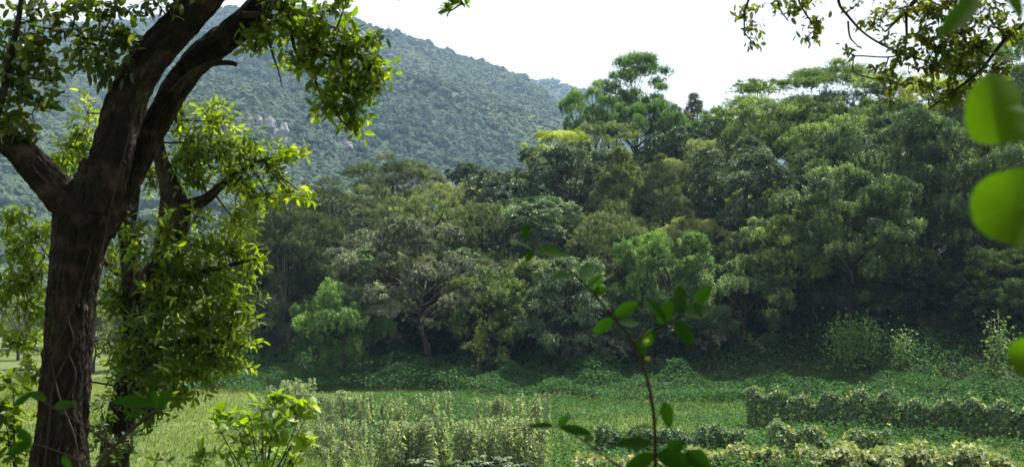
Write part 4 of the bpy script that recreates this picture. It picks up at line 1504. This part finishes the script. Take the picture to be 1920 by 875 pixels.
# ---- shrubs by the trunk's foot
def shrub(name, px, d, blobs, mat, label, seed, L, W, dens=1.2, style='rosette', k=7, tone=.45, cat="shrub", prof=None, low=960):
    rr = np.random.default_rng(seed)
    b = P(px, low, d)
    base = np.array([b[0], d, float(H(b[0], d))])
    root = thing(name, base, label, cat)
    st = Geo()
    sk = []
    hi = P(*min(blobs, key=lambda q: q[1])[:2], d) - base
    ms = [np.array([0, 0, -.05]), hi * np.array([.3, .3, .5]), hi]
    V, F = tube(ms, [.013, .010, .004], 7, 5)
    st.add(V, F, .5, 0, True)
    ms = catmull(ms, 10)
    for bb in blobs:
        e = P(bb[0], bb[1], d) - base
        s = ms[int(len(ms) * min(.9, max(.25, (e[2] / max(hi[2], .1)) * .62)))]
        m = s * .5 + e * .5 + np.array([0, 0, -.03])
        V, F = tube([s, m, e], [.006, .0045, .003], 6, 4)
        st.add(V, F, .5, 0, True)
        sk.append(catmull([s, m, e], 6))
    g, tw = Geo(), Geo()
    foliage(g, st, rr, blobs, np.vstack(sk), d, base, style, k, L, W, dens, 1.0, .003, tone, 0, prof)
    st.build("stem", TWIG, root)
    g.build("leaves", LM[mat], root)
    return root


shrub("lime_sapling", 480, 7.2, [(490, 768, 34, 16), (545, 765, 24, 14), (520, 745, 14, 8), (560, 785, 20, 16), (500, 800, 44, 18), (450, 810, 34, 20), (430, 845, 44, 20), (490, 845, 50, 22),
                                 (550, 825, 30, 18), (545, 860, 40, 16), (400, 785, 12, 22), (470, 785, 26, 14), (580, 770, 8, 6), (575, 830, 14, 10), (370, 860, 30, 14)],
      'sapling', "lime green leafy sapling at the near edge of the field", 801, .085, .05, .55, 'rosette', 6, .5, "sapling", [0, .85, 1, .7, 0])
shrub("dark_shrub", 30, 9.6, [(25, 720, 30, 24, 0, .5), (40, 780, 40, 26, 0, .4), (15, 830, 40, 26, 0, .3), (50, 850, 40, 24, 0, .35), (8, 770, 24, 20, 0, .5)],
      'near', "shrub at the foot of the big dark tree, on its shaded side", 802, .11, .055, 1.0)
shrub("low_shrub", 215, 10.4, [(205, 800, 22, 40, 0, .15), (235, 830, 26, 26, 0, .3), (215, 860, 34, 20, 0, .3), (190, 760, 16, 30, 0, .15), (300, 860, 24, 10, 0, .5)],
      'neardark', "dark small-leaved shrub between the big trunk and the field", 803, .08, .035, 1.1)


# ---- near blurred twigs
def big_leaves(g, specs, d, base, rng, tilt=.45, tint=.5):
    for sp in specs:
        x0, y0, x1, y1, w = sp[:5]
        a = P(x0, y0, d + rng.uniform(-.04, .04)) - base
        b = P(x1, y1, d + rng.uniform(-.06, .06)) - base
        L = np.linalg.norm(b - a)
        dr = unit(b - a)
        nr = unit(np.array([rng.normal(0, .25), -1.0, rng.uniform(.1, tilt + .2)]))
        n = 9
        t = np.linspace(0, 1, n)
        prof = np.sin(PI * t ** .85) ** .75
        prof[0] = prof[-1] = 0
        s = unit(np.cross(dr, nr))
        u = np.cross(s, dr)
        W = w * .7 * d / FPX
        edge = 1 + .04 * rng.normal(0, 1, (2, n))
        mid = a + dr * (t * L)[:, None] - u * (L * .08 * t * t)[:, None]
        lf = mid + s * (W * .5 * prof * edge[0])[:, None] + u * (W * .14 * prof)[:, None]
        rt = mid - s * (W * .5 * prof * edge[1])[:, None] + u * (W * .14 * prof)[:, None]
        V = np.vstack([mid, lf, rt])
        F = []
        for i in range(n - 1):
            F += [[i, n + i, n + i + 1], [i, n + i + 1, i + 1], [i, i + 1, 2 * n + i + 1], [i, 2 * n + i + 1, 2 * n + i]]
        g.add(V, F, np.clip((sp[5] if len(sp) > 5 else tint) + rng.normal(0, .06), 0, 1), 0, True)


rng = np.random.default_rng(35)
D3 = 2.6
bp = P(1228, 875, D3)
base3 = np.array([bp[0], D3, float(H(bp[0], D3))])
t3 = thing("twig_sapling", base3, "thin dark forked sapling out of focus close to the camera", "sapling")
g = Geo()
for pts in [[(1222, 1200, 18), (1228, 960, 13), (1229, 875, 11), (1227, 790, 10), (1216, 720, 9), (1200, 668, 9), (1187, 640, 9), (1150, 592, 7), (1110, 547, 6), (1075, 512, 5), (1040, 487, 4), (1005, 468, 3), (985, 450, 2)],
            [(1187, 642, 7), (1230, 616, 5), (1280, 590, 4), (1312, 558, 2)], [(1228, 900, 9), (1160, 872, 7), (1128, 850, 6), (1095, 826, 5), (1062, 806, 4), (1035, 798, 2)],
            [(1230, 960, 8), (1290, 890, 6), (1330, 860, 3)], [(1226, 800, 5), (1195, 800, 4), (1160, 830, 3)]]:
    q, r = path(pts, D3, base3)
    V, F = tube(q, r * .72, 8, 6, .08, 3)
    g.add(V, F, .5, 0, True)
q, r = path([(1222, 1200, 18), (1220, 1300, 20)], D3, base3)
q[1] = (q[1][0], q[1][1], -.1)
V, F = tube(q, r, 8, 3)
g.add(V, F, .5, 0, True)
g.build("stem", TWIG, t3)
g = Geo()
big_leaves(g, [(985, 452, 984, 412, 28), (998, 468, 968, 452, 20), (1003, 472, 1064, 474, 32), (1000, 470, 985, 492, 22), (1076, 514, 1028, 522, 22), (1084, 522, 1120, 492, 36), (1100, 540, 1128, 512, 24),
               (1108, 546, 1142, 544, 24), (1120, 552, 1126, 520, 18), (1150, 592, 1200, 566, 36), (1152, 596, 1110, 626, 32), (1162, 606, 1200, 604, 30), (1190, 640, 1216, 668, 22), (1228, 616, 1205, 652, 34),
               (1236, 612, 1262, 560, 40, .4), (1262, 600, 1302, 648, 42), (1282, 590, 1332, 578, 44, .4), (1300, 570, 1334, 536, 34, .4), (1272, 592, 1276, 530, 34, .35), (1250, 604, 1212, 556, 34, .4),
               (1244, 752, 1258, 804, 36, .75), (1228, 795, 1244, 752, 4), (1040, 798, 984, 796, 20), (1046, 798, 1068, 778, 22), (1050, 800, 1112, 812, 28), (1094, 824, 1118, 818, 20),
               (1226, 832, 1152, 830, 34), (1228, 850, 1168, 882, 44), (1230, 850, 1300, 872, 56), (1284, 846, 1336, 880, 50), (1200, 812, 1192, 850, 26), (1250, 842, 1284, 826, 36), (1240, 880, 1215, 930, 60), (1290, 890, 1330, 930, 60)],
           D3, base3, rng)
g.build("leaves", LM['twig'], t3)
g = Geo()
for px, py in ((1214, 672), (1210, 755), (1212, 640)):
    c = P(px, py, D3 - .01) - base3
    V, F = tube([c - np.array([.006, 0, 0]), c, c + np.array([.007, 0, .002])], [.002, .0055, .002], 8, 4)
    g.add(V, F, .98, 0, True)
g.build("buds", LM['lime'], t3)

# round leaves beside the lens
D4 = 1.2
bp = P(1990, 900, D4)
base4 = np.array([bp[0], D4, float(H(bp[0], D4))])
t4 = thing("round_leaf_shrub", base4, "shrub with big round bright green leaves very close to the camera, out of focus", "shrub")
q, r = path([(1995, 1100, 14), (1985, 800, 12), (1978, 560, 10), (1972, 340, 9), (1962, 120, 8), (1935, -10, 6), (1880, -40, 4), (1835, -15, 3)], D4, base4)
q = np.vstack([[q[0][0], q[0][1], -.1], q])
r = np.concatenate([[.006], r])
V, F = tube(q, r, 8, 6)
st = Geo().add(V, F, .5, 0, True)


def round_leaf(g, px, py, rx, ry, stem_px, d, base, rng, lobe=True, tint=.5, tilt=0):
    """Heart-shaped blade with a notch towards its stalk, slightly cupped."""
    c = P(px, py, d) - base
    k = d / FPX
    n = 84
    a = np.linspace(0, 2 * PI, n, endpoint=False)
    rad = 1 + .05 * np.sin(2 * a + 1) + .035 * np.sin(3 * a + rng.uniform(0, 6)) + .02 * np.sin(5 * a + rng.uniform(0, 6))
    sa = math.atan2(-(stem_px[1] - py), stem_px[0] - px)
    da = np.abs((a - sa + PI) % (2 * PI) - PI)
    rad *= 1 - .33 * np.exp(-(da / .3) ** 2) + .06 * np.exp(-((da - .7) / .4) ** 2)
    rings = [0.0001, .35, .7, 1.0]
    V = []
    for f in rings:
        X = np.cos(a) * rad * rx * k * f
        Z = np.sin(a) * rad * ry * k * f
        Y = .010 * f ** 2 * np.sin(2 * a + tilt) + .15 * Z * 1 + .12 * X
        V.append(np.stack([X, Y, Z], 1) + c)
    V = np.vstack(V)
    j = np.arange(n)
    j2 = (j + 1) % n
    F = []
    for i in range(3):
        F.append(np.stack([i * n + j, i * n + j2, (i + 1) * n + j2], 1))
        F.append(np.stack([i * n + j, (i + 1) * n + j2, (i + 1) * n + j], 1))
    vein = np.where(np.abs(((a - sa + PI / 7) % (2 * PI / 7)) - PI / 7) < .045, .3, 0) + rng.normal(0, .05, n)
    g.add(V, np.vstack(F), np.clip(tint + np.tile(vein, 6), 0, 1), 0, True)
    c = c + np.array([math.cos(sa) * rx, 0, math.sin(sa) * ry]) * k * .62
    s = P(*stem_px, d) - base
    Vt, Ft = tube([s, (s + c) / 2 + np.array([0, 0, .004]), c], [.0022, .0018, .0012], 6, 3)
    st.add(Vt, Ft, .5, 0, True)


for a in [(1874, 206, 68, 72, (1966, 190), .5, 0), (1900, 388, 76, 78, (1974, 400), .45, 1), (1932, 672, 36, 44, (1982, 690), .5, 2)]:
    g = Geo()
    round_leaf(g, *a[:5], D4, base4, rng, True, a[5], a[6])
    g.build("leaf", LM['bigleaf'], t4)
for sp in [(1838, -12, 1762, 68, 60, .2), (1880, -38, 1918, 32, 44, .2)]:
    g = Geo()
    big_leaves(g, [sp], D4 + .3, base4, rng)
    g.build("leaf", LM['bigleaf'], t4)
st.build("stem", TWIG, t4)

# blurred twig low by the big trunk
D5 = 3.2
bp = P(150, 960, D5)
base5 = np.array([bp[0], D5, float(H(bp[0], D5))])
t5 = thing("leafy_twig", base5, "slanting thin twig with a few blurred leaves in front of the big trunk", "sapling")
g = Geo()
q, r = path([(150, 960, 11), (180, 880, 9), (215, 836, 8), (250, 802, 7), (282, 778, 6), (302, 762, 4)], D5, base5)
V, F = tube(np.vstack([[0, 0, -.1], q]), np.concatenate([[.01], r]), 8, 6)
g.add(V, F, .5, 0, True)
for pts in ([(215, 836, 5), (160, 800, 4), (110, 770, 3), (60, 740, 2)], [(180, 880, 4), (120, 850, 3), (60, 830, 2)]):
    q, r = path(pts, D5, base5)
    V, F = tube(q, r, 6, 5)
    g.add(V, F, .5, 0, True)
g.build("stem", TWIG, t5)
g = Geo()
big_leaves(g, [(290, 756, 208, 748, 34, .35), (300, 764, 322, 730, 34, .4), (298, 768, 286, 730, 24, .35), (282, 776, 262, 790, 16, .3), (100, 762, 140, 756, 28, .4), (88, 748, 50, 735, 26, .4),
               (60, 740, 20, 760, 26, .4), (60, 830, 10, 850, 34, .4), (60, 830, 30, 800, 26, .4), (120, 850, 130, 880, 24, .4)], D5, base5, rng)
g.build("leaves", LM['twig'], t5)

# ---- branch hanging into the sky from a tree beside the frame
D6 = 7.6
bp = P(2480, 900, D6)
base6 = np.array([bp[0], D6, float(H(bp[0], D6))])
t6 = thing("overhanging_tree", base6, "brown-leaved branches of a tree hanging into the white sky", "tree")
q, r = path([(2480, 1000, 170), (2470, 800, 150), (2450, 500, 135), (2400, 200, 120), (2320, 0, 100), (2220, -170, 70)], D6, base6)
q = np.vstack([[q[0][0], 0, -.15], q])
r = np.concatenate([[r[0] * 1.15], r])
V, F = tube(q, r, 16, 5, .1, 61)
Geo().add(V, F, .5, 0, True).build("trunk", BARK, t6)
sk = [catmull(q[3:], 6)]
for i, pts in enumerate([[(2390, 180, 40), (2250, 90, 30), (2120, 50, 22), (1990, 20, 13), (1900, 60, 9), (1840, 130, 7), (1790, 170, 6), (1740, 205, 3)],
                         [(2310, 0, 54), (2180, -60, 46), (2050, -80, 36), (1880, -70, 24), (1760, -40, 14), (1700, 20, 8), (1660, 60, 4)],
                         [(1880, -70, 22), (1720, -110, 18), (1580, -60, 12), (1572, 0, 7), (1590, 30, 6), (1625, 66, 5), (1680, 96, 5), (1740, 116, 4)],
                         [(1720, -110, 16), (1560, -130, 12), (1440, -60, 8), (1400, 10, 5), (1395, 60, 3)],
                         [(1500, -100, 9), (1495, -10, 5), (1520, 40, 4), (1530, 55, 2)], [(1450, -60, 6), (1460, 10, 4), (1478, 40, 3)],
                         [(1590, 40, 5), (1594, 70, 4), (1610, 88, 2)], [(1600, 110, 3), (1602, 135, 3), (1640, 148, 3), (1670, 150, 2)], [(1700, 20, 8), (1690, 100, 4), (1600, 105, 3)]]):
    o, qq = limb(pts, D6, 62 + i, t6, base6, 8, .05, "branch", TWIG)
    sk.append(catmull(qq, 6))
g, tw = Geo(), Geo()
bl = [(1398, 18, 16, 16), (1410, 55, 12, 18), (1412, 80, 5, 5), (1445, 6, 30, 8), (1480, 20, 20, 12), (1530, 42, 22, 16), (1512, 72, 8, 8), (1510, 5, 26, 10), (1640, 42, 24, 18), (1690, 14, 46, 18), (1745, 20, 44, 22),
      (1720, 62, 40, 24), (1760, 85, 44, 28), (1800, 60, 34, 30), (1800, 120, 40, 30), (1750, 125, 30, 20), (1830, 90, 30, 30), (1820, 165, 34, 24), (1790, 180, 24, 22), (1690, 95, 30, 20), (1660, 125, 16, 14),
      (1672, 170, 12, 20), (1668, 195, 6, 12), (1700, 160, 20, 14), (1740, 165, 22, 14), (1850, 30, 40, 26), (1890, 60, 30, 26), (1590, 95, 10, 8), (1610, 5, 20, 8), (1655, 75, 14, 10), (1650, 148, 12, 8), (1865, 130, 24, 24), (1780, 5, 50, 18)]
foliage(g, tw, rng, bl, np.vstack(sk), D6, base6, 'branchlet', 7, .054, .028, 1.9, depth=1.0, twr=.0025, tone=.42, prof=[0, .8, 1, .75, 0])
g.build("crown", LM['brownish'], t6)
oc, olc, olr = crown_geo(np.random.default_rng(91), np.array([2.4, 3.0, 11.2]) - base6, np.array([3.8, 3.4, 1.9]), KIND['olive'], .5)  # unseen overhead crown, added to shade the twig leaves near the camera
oc.build("crown", LM['brownish'], t6)
tg = Geo()
for e in olc[:10]:
    V, F = tube([q[-2], (q[-2] + e) / 2 + np.array([0, 0, .5]), e], [.09, .06, .02], 7, 4)
    tg.add(V, F, .5, 0, True)
tg.build("limb", BARK, t6)
for i, (bx, by, bs) in enumerate([(-15, -5, 1.5), (-9, -9, 1.7), (-3, -10, 1.5), (3.5, -9, 1.6), (10, -7, 1.6), (16, -3, 1.5), (-13, -17, 1.7), (0, -18, 1.8), (12, -17, 1.7), (-20, 2, 1.4)]):  # unseen trees added to keep light from behind off the near trunks
    copy_thing(protos[(0, 3)[i % 2]], (bx, by, float(H(bx, by)) - .2), i * 1.3, (bs * 1.25, bs * 1.25, bs), "broad unseen tree added behind the viewpoint to block light", "added light-blocking trees behind the viewpoint")
tw.build("twigs", TWIG, t6)
